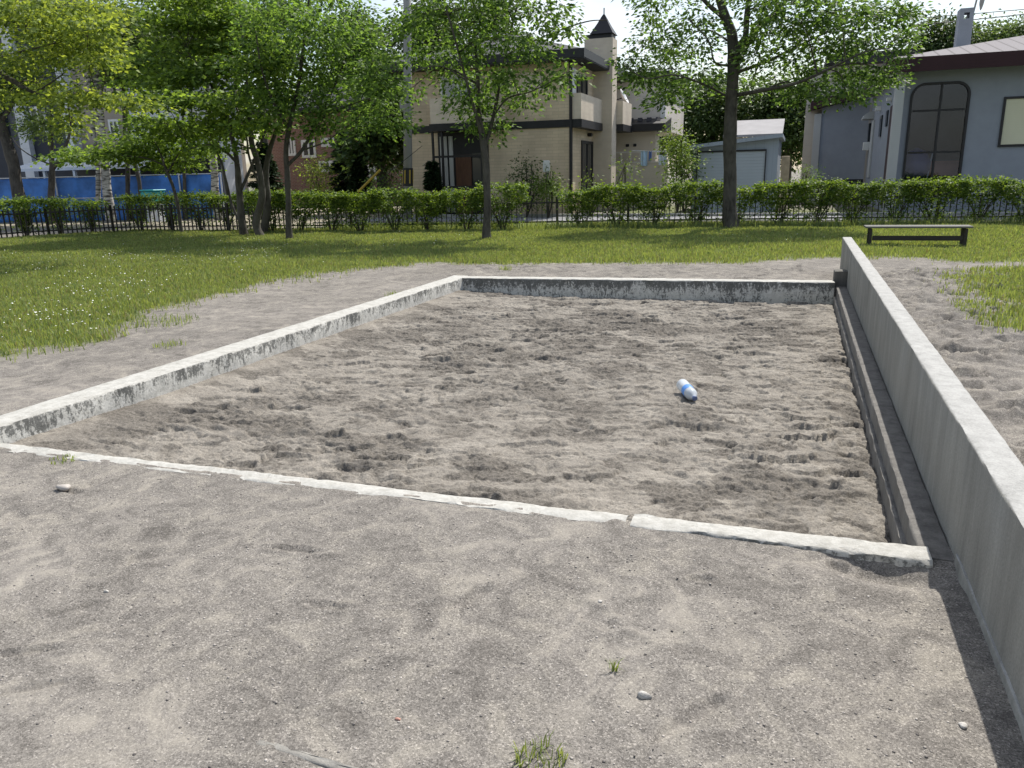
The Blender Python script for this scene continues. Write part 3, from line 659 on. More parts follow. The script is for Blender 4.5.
# T2: bigger tree on the right
b = G(731, 228, 0); y = b[1]
T2 = build_tree('broadleaf_tree', 'tall thick-trunked tree with open crown standing before the small grey garage', b,
  [foot(b, *limb(y, (731, 205, .24), (731, 150, .215), (733, 100, .20), (736, 60, .20), (734, 40, .17), (727, 18, .15), (715, -15, .10), (705, -60, .05))),
   limb(y, (736, 50, .15), (746, 35, .10, .1), (748, 5, .09, .2), (752, -40, .05, .3)),
   limb(y, (727, 20, .09), (712, 8, .07, -.3), (695, -6, .05, -.6), (660, -20, .03, -1)),
   limb(y, (737, 62, .10), (758, 28, .09, .5), (776, 12, .08, .9), (800, -15, .04, 1.2)),
   limb(y, (776, 14, .06, .8), (778, -20, .04, .8)),
   limb(y, (737, 95, .07), (765, 90, .06, -.5), (800, 82, .045, -.9), (835, 66, .035, -1.2), (865, 52, .02, -1.4), (890, 48, .012, -1.5)),
   limb(y, (738, 72, .07), (770, 60, .05, .6), (810, 40, .04, 1.), (850, 22, .03, 1.3), (890, 12, .015, 1.5)),
   limb(y, (731, 66, .05), (715, 62, .03, -.5), (708, 40, .022, -.8), (690, 20, .015, -1)),
   limb(y, (730, 98, .045), (705, 85, .035, -.6), (675, 75, .028, -1.1), (645, 78, .018, -1.4), (620, 62, .01, -1.5))],
  px_clumps([(660, 10, 26, 10, 8), (690, 22, 24, 10, 8), (650, 38, 18, 8, 5), (670, 50, 24, 9, 7), (700, 45, 18, 9, 6), (632, 64, 13, 7, 6), (655, 80, 22, 9, 10), (680, 88, 20, 10, 9), (662, 100, 14, 6, 6), (642, 72, 16, 7, 7), (700, 75, 15, 9, 6),
     (760, 55, 16, 10, 7), (775, 35, 22, 11, 10), (800, 20, 26, 11, 12), (830, 10, 28, 11, 12), (860, 18, 26, 10, 12), (888, 12, 20, 8, 9), (905, 18, 8, 5, 4), (815, 45, 26, 11, 12), (845, 45, 26, 11, 12), (870, 38, 22, 9, 10), (790, 62, 20, 9, 7), (830, 70, 26, 10, 11), (860, 78, 24, 10, 11), (885, 72, 14, 8, 7), (815, 88, 20, 8, 8), (845, 92, 22, 6, 8), (800, 92, 14, 6, 5), (895, 42, 10, 6, 5), (750, 85, 14, 9, 5),
     (720, -15, 40, 12, 12), (770, -15, 40, 12, 14), (830, -15, 45, 12, 18), (660, -15, 40, 12, 10), (760, 8, 20, 8, 5), (790, 0, 26, 9, 9)], y, 1.3, 1.0), M['leaf_broad'], M['bark_grey'], .125, 28, spread=.18, flat=.6, droop=.35, RS=.76, dens=2.05)
# T3: thin tree to the left
b = G(290, 239, 0); y = b[1]
T3 = build_tree('thin_tree', 'thin single-trunked tree at the right edge of the left grove with the broad bright crown', b,
  [foot(b, *limb(y, (289, 210, .10), (288, 175, .09), (287, 150, .085), (292, 120, .07), (300, 80, .055), (305, 30, .04), (310, -20, .02))),
   limb(y, (288, 165, .06), (302, 150, .05, .2), (316, 125, .045, .4), (335, 85, .035, .7), (350, 45, .025, .9), (360, 5, .015, 1)),
   limb(y, (290, 130, .05), (275, 105, .04, -.4), (262, 70, .03, -.7), (255, 30, .02, -1)),
   limb(y, (318, 120, .03, .4), (350, 105, .025, .3), (380, 95, .015, .2)), limb(y, (303, 150, .03, .2), (325, 142, .02, 0), (345, 128, .01, -.2))],
  px_clumps([(280, 20, 36, 16, 20), (320, 28, 36, 17, 20), (350, 48, 30, 15, 17), (300, 62, 36, 15, 20), (340, 82, 34, 14, 18), (368, 82, 22, 11, 10), (300, 98, 30, 13, 15), (335, 110, 26, 10, 12), (268, 112, 22, 9, 9), (378, 104, 18, 7, 7), (305, -5, 45, 12, 20), (352, 16, 18, 14, 9), (255, 55, 26, 13, 12), (395, 120, 14, 6, 5), (365, 120, 16, 6, 6), (262, 85, 22, 10, 10), (388, 88, 10, 6, 5), (320, 128, 18, 7, 7), (372, 62, 12, 9, 5)], y, 1.1), M['leaf_cherry'], M['bark_grey'], .12, 30, spread=.19, flat=.65, droop=.35, RS=.78, dens=2.1)
# T4: multi-stemmed maple
b = G(252, 236, 0); y = b[1]; pad = .32
T4 = build_tree('multi_stem_maple', 'dark maple with several stems from one foot in the middle of the left grove', b,
  [[(b[0]-.25, b[1], -.06, .16)]+limb(y, (243, 225, .13), (240, 195, .11), (238, 165, .085), (234, 140, .07), (225, 110, .05), (205, 75, .035), (185, 50, .02)),
   [(b[0]+.3, b[1], -.06, .15)]+limb(y, (256, 222, .12), (262, 195, .11), (259, 165, .095), (252, 140, .085), (248, 100, .06), (245, 60, .045), (240, 15, .025)),
   limb(y, (263, 236, .14, .9), (268, 205, .12, .9), (266, 175, .10, .9), (270, 150, .08, .9), (278, 125, .06, .9), (290, 85, .04, .8), (300, 45, .02, .8)),
   limb(y, (241, 190, .05), (252, 165, .045, .3), (262, 140, .04, .4), (270, 118, .03, .5)), limb(y, (239, 165, .05), (226, 152, .04, -.3), (212, 145, .03, -.5), (190, 148, .02, -.6)),
   limb(y, (262, 190, .04), (250, 160, .035, -.4), (246, 135, .03, -.6), (235, 105, .02, -.8)), limb(y, (228, 195, .05), (222, 165, .04), (216, 150, .025)), limb(y, (243, 228, .04), (232, 205, .04), (226, 180, .03), (222, 160, .02))],
  px_clumps([(210, 22, 40, 7, 22), (248, 42, 44, 7, 24), (190, 48, 36, 7, 18), (225, 68, 46, 8, 24), (180, 78, 32, 7, 15), (258, 88, 34, 8, 15), (212, 100, 40, 8, 20), (160, 98, 30, 6, 11), (240, 118, 30, 7, 13), (172, 20, 26, 8, 12), (205, 2, 44, 9, 20), (150, 58, 26, 7, 10), (228, 128, 20, 6, 8), (200, 122, 26, 6, 9), (270, 65, 20, 7, 8), (232, 20, 30, 8, 14), (190, -14, 60, 9, 22), (225, 145, 14, 4, 4), (140, 80, 18, 5, 6), (255, 125, 16, 5, 6)], y, 1.4, 1.15), M['leaf_maple'], M['bark_dark'], .125, 40, spread=.30, flat=.28, droop=.25, wr=.85, RS=.85, dens=1.6)
# T5: small maple
b = G(182, 233, 0); y = b[1]
T5 = build_tree('small_maple', 'small maple with a thin leaning trunk, lowest crown in front of the blue fence', b,
  [foot(b, *limb(y, (178, 205, .06), (173, 185, .055), (166, 168, .05), (160, 152, .03), (150, 135, .018))), limb(y, (168, 172, .035), (178, 155, .028, .3), (190, 140, .02, .5)), limb(y, (164, 165, .03), (145, 158, .024, -.3), (115, 155, .015, -.6), (88, 152, .008, -.8))],
  px_clumps([(165, 124, 26, 5, 12), (142, 138, 25, 5, 12), (185, 134, 22, 6, 11), (160, 148, 36, 6, 17), (196, 150, 20, 5, 9), (132, 158, 20, 5, 8), (178, 163, 22, 4, 8), (95, 152, 30, 4, 11), (75, 157, 14, 3, 4), (118, 150, 18, 4, 8), (150, 118, 14, 3, 5)], y, .8, 1.1), M['leaf_maple'], M['bark_dark'], .125, 36, spread=.27, flat=.28, droop=.25, wr=.85, RS=.85, dens=1.7)
# T6: overhanging yellow green maple whose trunk is left of the frame
b = (-16.9, 11.2, 0); y = 12.0
T6 = build_tree('overhanging_maple', 'yellow-green maple reaching into the top left corner on long bare grey branches', b,
  [foot(b, (b[0], b[1], 1.2, .2), (b[0]+.3, b[1]+.1, 2.4, .17), (b[0]+.5, b[1]+.3, 4.0, .12), (b[0]+.8, b[1]+.4, 5.6, .06)),
   [(b[0]+.3, b[1]+.1, 2.6, .09)]+limb(y, (-30, 62, .07), (8, 78, .055), (35, 93, .04), (62, 100, .025), (100, 104, .012)), [(b[0]+.4, b[1]+.3, 3.2, .07)]+limb(y, (-20, 28, .055), (20, 26, .04), (60, 22, .02)), limb(y, (35, 93, .02), (52, 82, .015), (66, 72, .008)), limb(y, (-10, 60, .03), (20, 52, .02), (60, 42, .012))],
  px_clumps([(62, 38, 42, 7, 22), (25, 60, 36, 8, 15), (88, 28, 26, 7, 11), (30, 20, 36, 7, 14), (72, 94, 34, 4, 12), (118, 100, 32, 3, 11), (40, 84, 24, 5, 8), (8, 96, 22, 5, 7), (100, 58, 20, 5, 7), (60, 8, 44, 6, 18), (70, 124, 7, 8, 4), (66, 110, 10, 6, 5), (15, 2, 40, 7, 14), (85, 48, 20, 5, 8), (100, 8, 24, 7, 9)], y, .9, 1.1), M['leaf_gold'], M['bark_grey'], .085, 40, spread=.20, flat=.3, droop=.3, wr=.8, dens=1.6)

# birches and other trees behind the fence on the left
def crown_cloud(c, rx, ry, rz, n, cl=1.0, ns=12):
    out = []
    for _ in range(n):
        u = R.normal(0, 1, 3); u /= np.linalg.norm(u); k = R.random()**.4
        out.append((c[0]+u[0]*rx*k, c[1]+u[1]*ry*k, c[2]+u[2]*rz*k, cl*R.uniform(.7, 1.3), cl*R.uniform(.7, 1.3), cl*R.uniform(.35, .6), ns))
    return out
def back_tree(name, label, px0, y, stems, cpx, crx, n, leafmat, bark, leaf=.12, ns=11, lps=20, group=None, base_py=214):
    b = A(px0, base_py, y); b = (b[0], b[1], 0)
    limbs = []
    for i, s in enumerate(stems):
        L = limb(y, *s); 
        if i == 0: L = [(b[0]+.02, b[1], -.05, L[0][3]*1.3)]+L
        limbs.append(L)
    c = A(cpx[0], cpx[1], y); sc = y/760.
    return build_tree(name, label, b, limbs, crown_cloud(c, crx[0]*sc, crx[0]*sc*.8, crx[1]*sc, n, .75, ns), leafmat, bark, leaf*1.2, lps+6, spread=.30, flat=.6, droop=.4, group=group, dens=1.7)
back_tree('birch_tree', 'thickest pale birch trunk behind the left hedge, with a thinner stem beside it', 110, 24, [[(108, 190, .17), (104, 150, .16), (101, 110, .14), (96, 60, .11), (94, 10, .07)], [(98, 205, .10), (98, 170, .09), (94, 130, .075), (90, 90, .05), (88, 60, .03)], [(95, 70, .05), (110, 55, .04), (130, 40, .02)]], (85, 25), (70, 42), 20, M['leaf_birch'], M['bark_birch'])
back_tree('dark_trunk_tree', 'leaning thick-trunked tree at the far left edge before the blue fence', 22, 22.5, [[(19, 190, .22), (13, 160, .21), (6, 135, .19), (-4, 100, .16), (-12, 50, .1), (-15, 0, .05)], [(2, 120, .08), (20, 95, .06), (45, 75, .03)]], (2, 80), (42, 32), 15, M['leaf_birch'], M['bark_grey'])
back_tree('forked_tree', 'short tree with a Y-forked pale trunk before the blue fence', 51, 23.5, [[(52, 190, .13), (53, 165, .10), (52, 140, .06), (50, 110, .03)], [(52, 170, .09), (62, 155, .075), (68, 140, .05), (72, 115, .02)], [(52, 165, .03), (35, 158, .025), (20, 148, .02), (12, 138, .01)]], (45, 122), (18, 10), 5, M['leaf_birch'], M['bark_grey'], .11, 8)
back_tree('slim_birch', 'slim straight dark-barked trunk just right of the thickest birch', 128, 25, [[(128, 190, .09), (128, 160, .085), (125, 130, .06), (122, 60, .04)]], (125, 60), (30, 26), 9, M['leaf_birch'], M['bark_grey'])
back_tree('leaning_birch', 'slim trunk leaning left before the turquoise box on the blue fence', 142, 25, [[(140, 186, .08), (136, 165, .075), (132, 145, .06), (122, 90, .035)]], (118, 40), (30, 30), 9, M['leaf_birch'], M['bark_grey'])
back_tree('birch_tree', 'straight white birch with dark bands, just left of the multi-stemmed maple', 218, 25.5, [[(216, 190, .15), (214, 160, .135), (211, 130, .12), (208, 80, .09), (206, 20, .05)], [(210, 110, .05), (225, 85, .035), (240, 55, .02)]], (205, 30), (55, 40), 17, M['leaf_birch'], M['bark_birch'])
back_tree('slim_birch', 'thin grey trunk half hidden behind the small maple, right of its crown', 185, 26, [[(185, 190, .07), (184, 150, .06), (182, 100, .04)]], (178, 60), (32, 28), 9, M['leaf_birch'], M['bark_grey'])
back_tree('tall_dark_tree', 'tall dark tree filling the sky behind the yellow-green maple', 40, 31, [[(40, 190, .2), (42, 100, .16), (45, 30, .08)]], (25, 10), (70, 38), 20, M['leaf_far'], M['bark_dark'], .15, 12)
back_tree('tall_dark_tree', 'tall dark tree behind the middle of the left grove', 270, 33, [[(270, 190, .2), (262, 100, .16), (255, 20, .08)]], (255, 20), (62, 45), 20, M['leaf_far'], M['bark_dark'], .15, 12)
# deep background trees
def far_tree(label, px, y, top_py, w_px, n, leafmat=None, name='background_tree', low_py=150, cpx=None, group=None):
    b = A(px, 205, y); b = (b[0], b[1], 0); t = A(px, top_py, y); lo = A(px, low_py, y); sc = y/760.
    c = ((t[0]+lo[0])/2, y, (t[2]+lo[2])/2); rz = (t[2]-lo[2])/2
    return build_tree(name, label, b, [[(b[0], y, -.1, .3), (b[0], y, c[2]*.6, .22), (c[0], y, c[2]+rz*.5, .08)]], crown_cloud(c, w_px*sc, w_px*sc*.8, rz, n, 1.1, 13), leafmat or M['leaf_far'], M['bark_dark'], .27, 24, spread=.42, flat=.7, droop=.3, twigs=False, group=group, dens=1.7)
far_tree('dark green tree rising behind the left end of the tan house roof', 352, 50, 2, 48, 26, low_py=110)
far_tree('dark tree close to the left side of the tan house, behind the utility pole', 385, 31, 70, 17, 14, low_py=185)
far_tree('broad tree top showing behind the young cherry, above the tan house roof', 455, 48, -10, 60, 24, low_py=60)
far_tree('dark tree behind the cream house, left of the thick trunk', 660, 56, 60, 26, 16, low_py=160)
far_tree('dark tree directly behind the thick trunk, above the garage roof', 712, 52, 55, 34, 24, low_py=165)
far_tree('leafy tree between the garage and the grey house', 785, 50, 72, 30, 24, low_py=170)
far_tree('dark tree left of the square grey chimney', 937, 62, 20, 19, 14, low_py=75)
far_tree('bushy tree right of the square grey chimney', 993, 62, 22, 25, 16, low_py=75, leafmat=M['leaf_birch'])

# conifers
def conifer(label, px, y, top_py, w_px, base_py=205, name='conifer', group=None):
    b = A(px, base_py, y); b = np.array((b[0], b[1], 0.)); h = A(px, top_py, y)[2]; rad = w_px*y/760.
    root = thing(name, label, 'conifer', tuple(b), 0, group)
    v, f = tube_np(np.array([[0, 0, -.1], [0, 0, h*.5], [0, 0, h]]), np.array([.12, .07, .01]), 6); link('trunk', npmesh('trunk', v, f, True), M['bark_dark'], root)
    C, D, Nn = [], [], []
    for i in range(190):
        t = R.random()**.75; z = h*(.06+.92*t); L = rad*(1-t)**.8*R.uniform(.75, 1.15)+.06; an = R.uniform(0, 2*PI); d = np.array([math.cos(an), math.sin(an), -.28])
        n = int(26+80*L); s = R.random(n)**.7; p = np.array([0, 0, z])+d*(s*L)[:, None]; w = np.array([-d[1], d[0], 0])
        p = p+w*(R.normal(0, .16, n)*(.35+L*.4))[:, None]+[0, 0, -.05]*R.random((n, 1)); C.append(p); D.append(d+w*R.normal(0, .8, n)[:, None]+R.normal(0, .25, (n, 3))); Nn.append(np.tile([0, 0, 1.], (n, 1))+R.normal(0, .4, (n, 3)))
    V, F = leaves(np.vstack(C), np.vstack(D), np.vstack(Nn), .20, .3); link('crown', npmesh('crown', V, F), M['needle'], root); return root
conifer('dark broad conifer between the left grove stems and the brick house', 268, 31, 140, 24)
conifer('dark pointed conifer in front of the brick house', 347, 33, 128, 22)
conifer('narrow dark conifer right of the pointed one', 362, 30, 148, 13)
conifer('small clipped bright conifer beside the entrance of the tan house', 434, 27.3, 160, 8.5, name='clipped_conifer')

# ------------------------------------------------------------------ black fence and hedge
FL = [(-22.6, 13.9), (-21.6, 16.4), (-20.9, 19.2), (-18.6, 19.75), (-15.6, 19.95), (-10.7, 20.55), (-7.8, 21.25), (-5.6, 22.2), (1.4, 23.45), (5.6, 23.75), (9.6, 24.2)]
FLP = np.array(FL); seg = np.linalg.norm(np.diff(FLP, axis=0), axis=1); cum = np.concatenate([[0], np.cumsum(seg)])
def fpt(s): return np.array([np.interp(s, cum, FLP[:, 0]), np.interp(s, cum, FLP[:, 1])])
fence = thing('fence', 'low black metal picket fence running along the far edge of the lawn', 'fence', (*fpt(cum[-1]/2), 0)); fo = Vector(fence.location)
nb = int(cum[-1]/1.95); bays = np.linspace(0, cum[-1], nb+1)
for i in range(nb+1):
    p = fpt(bays[i]); m = MB(fo); m.box(p[0]-.03, p[0]+.03, p[1]-.03, p[1]+.03, -.1, .86, .006); m.build('post', M['black_metal'], fence)
for i in range(nb):
    m = MB(fo); p = fpt(bays[i]); q = fpt(bays[i+1])
    for z in (.16, .70): m.bar((*p, z), (*q, z), .03, .04)
    k = 14; left = p[0] < -15
    for j in range(1, k):
        c = p+(q-p)*j/k; w = .038 if left else .022; w *= R.uniform(.9, 1.1); z1 = .82+R.normal(0, .008)
        d = (q-p)/np.linalg.norm(q-p)*w/2; n_ = np.array([-d[1], d[0]])/max(w, 1e-6)*.02
        m.add([(c[0]-d[0]-n_[0], c[1]-d[1]-n_[1], .04), (c[0]+d[0]-n_[0], c[1]+d[1]-n_[1], .04), (c[0]+d[0]+n_[0], c[1]+d[1]+n_[1], .04), (c[0]-d[0]+n_[0], c[1]-d[1]+n_[1], .04),
               (c[0]-d[0]-n_[0], c[1]-d[1]-n_[1], z1), (c[0]+d[0]-n_[0], c[1]+d[1]-n_[1], z1), (c[0]+d[0]+n_[0], c[1]+d[1]+n_[1], z1), (c[0]-d[0]+n_[0], c[1]-d[1]+n_[1], z1)],
              [(0,3,2,1),(4,5,6,7),(0,1,5,4),(1,2,6,5),(2,3,7,6),(3,0,4,7)])
    m.build('picket_panel', M['black_metal'], fence)

def hedge_proto(seed, w, d, z0, z1, n):
    global R
    R = np.random.default_rng(seed)
    V, F = [], []; cnt = 0
    for i in range(7):
        a = R.uniform(0, 2*PI); s = R.uniform(.15, .42)*w; e = np.array([math.cos(a)*s, math.sin(a)*s*.6, R.uniform(.6, .95)])
        P = smooth_path([[math.cos(a)*.04, math.sin(a)*.04, -.05], e*[.35, .35, .4]+R.normal(0, .03, 3), e], 4)
        v, f = tube_np(P, np.linspace(.022, .006, len(P)), 5); V.append(v); F.append(f+cnt); cnt += len(v)
    stems = npmesh('stems', np.vstack(V), np.vstack(F), True)
    k = n; x = R.uniform(-1, 1, k); y = R.uniform(-1, 1, k); t = R.random(k)**.8
    bottom = z0+.16*fbm(x*2+seed, y*2, 2, seed); top = z1+.05*fbm(x*2.5+seed, y*2.5, 3, seed+5)
    z = bottom+(top-bottom)*t; wf = .45+.55*sstep(0, .45, t)
    sh = R.random(k) < .55
    y = np.where(sh & (R.random(k) < .7), np.sign(y)*R.uniform(.75, 1, k), y); z = np.where(sh & (R.random(k) < .35), top-R.random(k)*.06, z)
    ext = 1+.15*fbm(x*3+seed, z*4, 3, seed+9)
    C = np.stack([x*w/2*wf*ext, y*d/2*wf*ext, z], 1)
    g = fbm(C[:, 0]*4+seed, C[:, 2]*4+C[:, 1]*3, 3, seed+3) > -.28; C = C[g]
    low = 420; C = np.vstack([C, np.stack([R.normal(0, .20, low)*w, R.normal(0, .12, low), R.uniform(.12, z0+.1, low)], 1)])
    sh2 = 200; C = np.vstack([C, np.stack([R.uniform(-.5, .5, sh2)*w, R.uniform(-.4, .4, sh2)*d, z1+np.abs(R.normal(0, .06, sh2))], 1)])
    D = R.normal(0, 1, (len(C), 3)); D[:, 2] = D[:, 2]*.5+.1; Nn = np.tile([0, -.15, .9], (len(C), 1))+R.normal(0, .5, (len(C), 3))
    V, F = leaves(C, D, Nn, .078, .62)
    return stems, npmesh('foliage', V, F)
HP = [hedge_proto(500+i, 1.32, .78, .50, 1.04+.035*i, 3100) for i in range(4)]
LP_ = [hedge_proto(600+i, 1.15, .7, .55, .98+.06*i, 1900) for i in range(3)]
for st_, fo_ in HP+LP_: st_.materials.append(M['twig']); fo_.materials.append(M['leaf_hedge'])
R = np.random.default_rng(99)
def hedge_shrub(x, y, pr, label, group, sc=1.0):
    t = thing('hedge_shrub', label, 'shrub', (x, y, 0), .16+R.normal(0, .12)+(PI if R.random() < .5 else 0), group)
    t.scale = (sc*R.uniform(.95, 1.08), sc, sc*R.uniform(.96, 1.04))
    for nm, me in (('stems', pr[0]), ('foliage', pr[1])): o = bpy.data.objects.new(nm, me); COL.objects.link(o); o.parent = t
i = 0
s0 = np.interp(-14.6, FLP[:, 0], cum); s = s0
while s < cum[-1]-.3:
    p = fpt(s); pxx = p[0]
    gap = -6.75 < pxx < -6.3
    if not gap:
        hedge_shrub(p[0], p[1]-.5, HP[int(R.integers(0, 4))], 'flat-topped green shrub with bare lower stems, in the row before the black fence', 'hedge shrubs before the fence', R.uniform(.90, 1.06)*(1.0 if pxx < 2 else .97)*(1.08 if -7.9 < pxx < -6.8 else 1))
    s += R.uniform(.90, 1.14)
s = .3
while s < s0-.4:
    p = fpt(s); off = np.array([-.45, .25]) if s < cum[2] else np.array([0, .5])
    if R.random() < .93: hedge_shrub(p[0]+off[0], p[1]+off[1], LP_[int(R.integers(0, 3))], 'ragged green shrub spilling over the black fence behind the left grove', 'hedge shrubs behind the left fence', R.uniform(.9, 1.06))
    s += R.uniform(.95, 1.15)

# garden shrubs by the houses
def shrub(label, px, y, top_py, w_px, n, mat, leaf=.08, name='garden_shrub', thin=False):
    b = A(px, 205, y); b = (b[0], b[1], 0); t = A(px, top_py, y); sc = y/760.; h = t[2]
    limbs = [[(b[0], y, -.05, .03), (b[0]+R.normal(0, .15), y, h*.4, .022), (b[0]+R.normal(0, .35)*w_px*sc, y+R.normal(0, .2), h*.9, .008)] for _ in range(4)]
    cl = [(b[0]+R.normal(0, .5)*w_px*sc, y+R.normal(0, .4)*w_px*sc, h*R.uniform(.3, .92), .3, .3, .25, 6) for _ in range(n)]
    return build_tree(name, label, b, limbs, cl, mat, M['twig'], leaf*1.25, 26 if not thin else 9, cat='shrub', spread=.18, flat=.9, droop=.4, sides=5, crownname='foliage', barknoise=0)
shrub('loose dark shrub at the foot of the tan house front, left of the pale one', 526, 26.8, 158, 13, 9, M['leaf_far'])
shrub('pale leafy shrub at the foot of the tan house near its corner', 548, 26.4, 166, 11, 8, M['leaf_light'])
shrub('tall weeds at the side door of the tan house', 590, 27.0, 165, 9, 5, M['leaf_light'], thin=True)
shrub('flowering weeds before the cream house wall', 622, 28.2, 158, 13, 7, M['leaf_light'], thin=True)
shrub('feathery light shrub left of the grey garage', 677, 28.4, 128, 9, 12, M['leaf_light'])
shrub('bushy shrub between the cream house balcony and the garage', 684, 29.2, 142, 10, 10, M['leaf_broad'])
shrub('yellow-green garden bush between two dark conifers', 318, 29, 160, 14, 10, M['leaf_gold'])
shrub('low clipped bush before the brick house', 385, 28, 174, 14, 9, M['leaf_cherry'])
shrub('layered garden pine before the brick house entrance', 391, 34, 158, 13, 7, M['needle'])
shrub('small green bush between garage and grey house', 803, 34, 168, 7, 4, M['leaf_broad'], .06)
# ------------------------------------------------------------------ road, yards
M['kerbstone'] = m_plain('kerbstone', (.34, .33, .31), .9, .2, 6)
rd = MB(); rd.box(-15, 70, 24.75, 27.05, -.2, .014); tag(rd.build('road', M['asphalt']), kind='structure')
kbm = MB(); kbm.box(-15, 70, 27.052, 27.2, -.2, .11, .02); tag(kbm.build('road_kerb', M['kerbstone']), kind='structure')
M['yard'] = m_plain('tan_yard', (.25, .22, .165), .95, .2, 1.5, .2, 60)
yd = MB(); yd.box(-48, -15.05, 21.3, 60, -.2, .016); tag(yd.build('yard', M['yard']), kind='structure')

# ------------------------------------------------------------------ helpers for buildings
M['trim'] = m_plain('dark_trim', (.014, .013, .015), .5, .25, 5); M['glass'] = m_glass('window_glass'); M['white_frame'] = m_plain('white_frame', (.7, .7, .68), .5, .08, 5)
M['curtain'] = m_plain('curtain', (.42, .42, .40), .8, .25, 3, 0, 60, 0, .2, (6, 1, .2))
def window(parent, face, u0, u1, z0, z1, at, frame, glass, mull=1, trans=0, fw=.06, org=None, name='window'):
    # face 'f': wall at y=at facing the park; face 's': wall at x=at facing right (+x)
    m = MB(org); 
    def bx(mb, a0, a1, b0, b1, d0, d1):
        if face == 'f': mb.box(a0, a1, at-d1, at-d0, b0, b1)
        else: mb.box(at+d0, at+d1, a0, a1, b0, b1)
    bx(m, u0, u0+fw, z0, z1, -.02, .05); bx(m, u1-fw, u1, z0, z1, -.02, .05); bx(m, u0+fw, u1-fw, z0, z0+fw, -.02, .05); bx(m, u0+fw, u1-fw, z1-fw, z1, -.02, .05)
    for i in range(1, mull+1):
        c = u0+(u1-u0)*i/(mull+1); bx(m, c-fw*.4, c+fw*.4, z0+fw, z1-fw, -.02, .045)
    for i in range(1, trans+1):
        c = z0+(z1-z0)*i/(trans+1); bx(m, u0+fw, u1-fw, c-fw*.35, c+fw*.35, -.02, .04)
    w = m.build(name, frame, parent); g = MB(org); bx(g, u0+fw*.6, u1-fw*.6, z0+fw*.6, z1-fw*.6, .004, .018); g.build('pane', glass, w); return w
def hip_roof(mb, x0, x1, y0, y1, z, rise, th=.16):
    h = min(x1-x0, y1-y0)/2
    if x1-x0 >= y1-y0: r0, r1 = (x0+h, (y0+y1)/2), (x1-h, (y0+y1)/2)
    else: r0, r1 = ((x0+x1)/2, y0+h), ((x0+x1)/2, y1-h)
    vs = [(x0,y0,z),(x1,y0,z),(x1,y1,z),(x0,y1,z),(x0,y0,z+th),(x1,y0,z+th),(x1,y1,z+th),(x0,y1,z+th),(*r0,z+th+rise),(*r1,z+th+rise)]
    if x1-x0 >= y1-y0: top = [(4,5,9,8),(5,6,9),(6,7,8,9),(7,4,8)]
    else: top = [(4,5,8),(5,6,9,8),(6,7,9),(7,4,8,9)]
    mb.add(vs, [(0,3,2,1),(0,1,5,4),(1,2,6,5),(2,3,7,6),(3,0,4,7)]+top)

# ------------------------------------------------------------------ tan tiled two-storey house
M['tan_tile'] = m_brick('tan_wall_tile', (.63, .51, .36), (.55, .44, .31), (.48, .395, .29), .45, .11, .008)
M['tan_panel'] = m_brick('tan_balcony_tile', (.64, .55, .44), (.59, .50, .40), (.60, .53, .43), .30, .09, .008)
M['slate'] = m_siding('slate_roof', (.028, .028, .033), .12, .7, .2); M['brown_wood'] = m_plain('brown_door_wood', (.10, .045, .025), .55, .4, 5, 0, 60, 0, .4, (5, 5, .4))
YF, XC = 28.0, A(571, 120, 28)[0]; XL = -14.15
H1 = thing('tan_house', 'two-storey tan tiled house with dark trim and a chimney under a pointed black cap', 'house', (XC-3, YF, 0)); ho = Vector(H1.location)
zs = A(571, 61, 28)[2]+.05; zb0, zb1 = A(571, 127, 28)[2], A(571, 119.3, 28)[2]
m = MB(ho); m.box(XL, XC, YF, YF+8, -.1, zs); m.build('wall', M['tan_tile'], H1)
m = MB(ho); m.box(XL-.02, XC+.035, YF-.04, YF-.003, zb0, zb1); m.build('belt_trim', M['trim'], H1)
m = MB(ho); m.box(XC-.05, XC+.04, YF-.055, YF-.0405, 0, zs); m.box(XC+.003, XC+.04, YF-.04, YF+.07, 0, zs); m.build('corner_trim', M['trim'], H1)
m = MB(ho); hip_roof(m, XL-.62, XC+.62, YF-.62, YF+8.6, zs-.06, 1.25, .30); r = m.build('roof', M['slate'], H1)
m = MB(ho); x0, x1, y0, y1 = XL-.64, XC+.64, YF-.64, YF+8.62
for bx in ((x0, x1, y0, y0+.018), (x0, x1, y1-.018, y1), (x0, x0+.018, y0+.02, y1-.02), (x1-.018, x1, y0+.02, y1-.02)): m.box(*bx, zs-.02, zs+.26)
m.build('fascia', M['trim'], r)
# chimney stack on the right flank
yc = 31.2; cx0, cx1 = XC+.003, A(612, 110, yc)[0]; ztop = A(601, 38, yc)[2]
m = MB(ho); m.box(cx0-.35, cx1, yc, yc+.8, -.1, ztop, .0); ch = m.build('chimney', M['tan_panel'], H1)
m = MB(ho); xm = (cx0-.35+cx1)/2; 
m.box(cx0-.35+.06, cx1-.06, yc+.06, yc+.74, ztop, ztop+.16); m.build('chimney_collar', M['trim'], ch)
m = MB(ho); zc0, zc1 = A(601, 33.5, yc)[2], A(601, 14, yc)[2]; zt = A(601, 6, yc)[2]; w0 = (A(613, 33, yc)[0]-A(590, 33, yc)[0])/2; xm = (A(613, 33, yc)[0]+A(590, 33, yc)[0])/2
prof = [(w0, zc0), (w0*.93, zc0+.05), (w0*.5, zc0+(zc1-zc0)*.55), (w0*.2, zc1-.05), (.03, zc1+.05)]
vs = []; fs = []
for (rr, z) in prof:
    for sx_, sy_ in ((-1,-1),(1,-1),(1,1),(-1,1)): vs.append((xm+sx_*rr, yc+.4+sy_*rr, z))
for k in range(len(prof)-1):
    for i in range(4): j = (i+1) % 4; fs.append((4*k+i, 4*k+j, 4*k+4+j, 4*k+4+i))
fs += [(3,2,1,0), tuple(range(4*len(prof)-4, 4*len(prof)))]
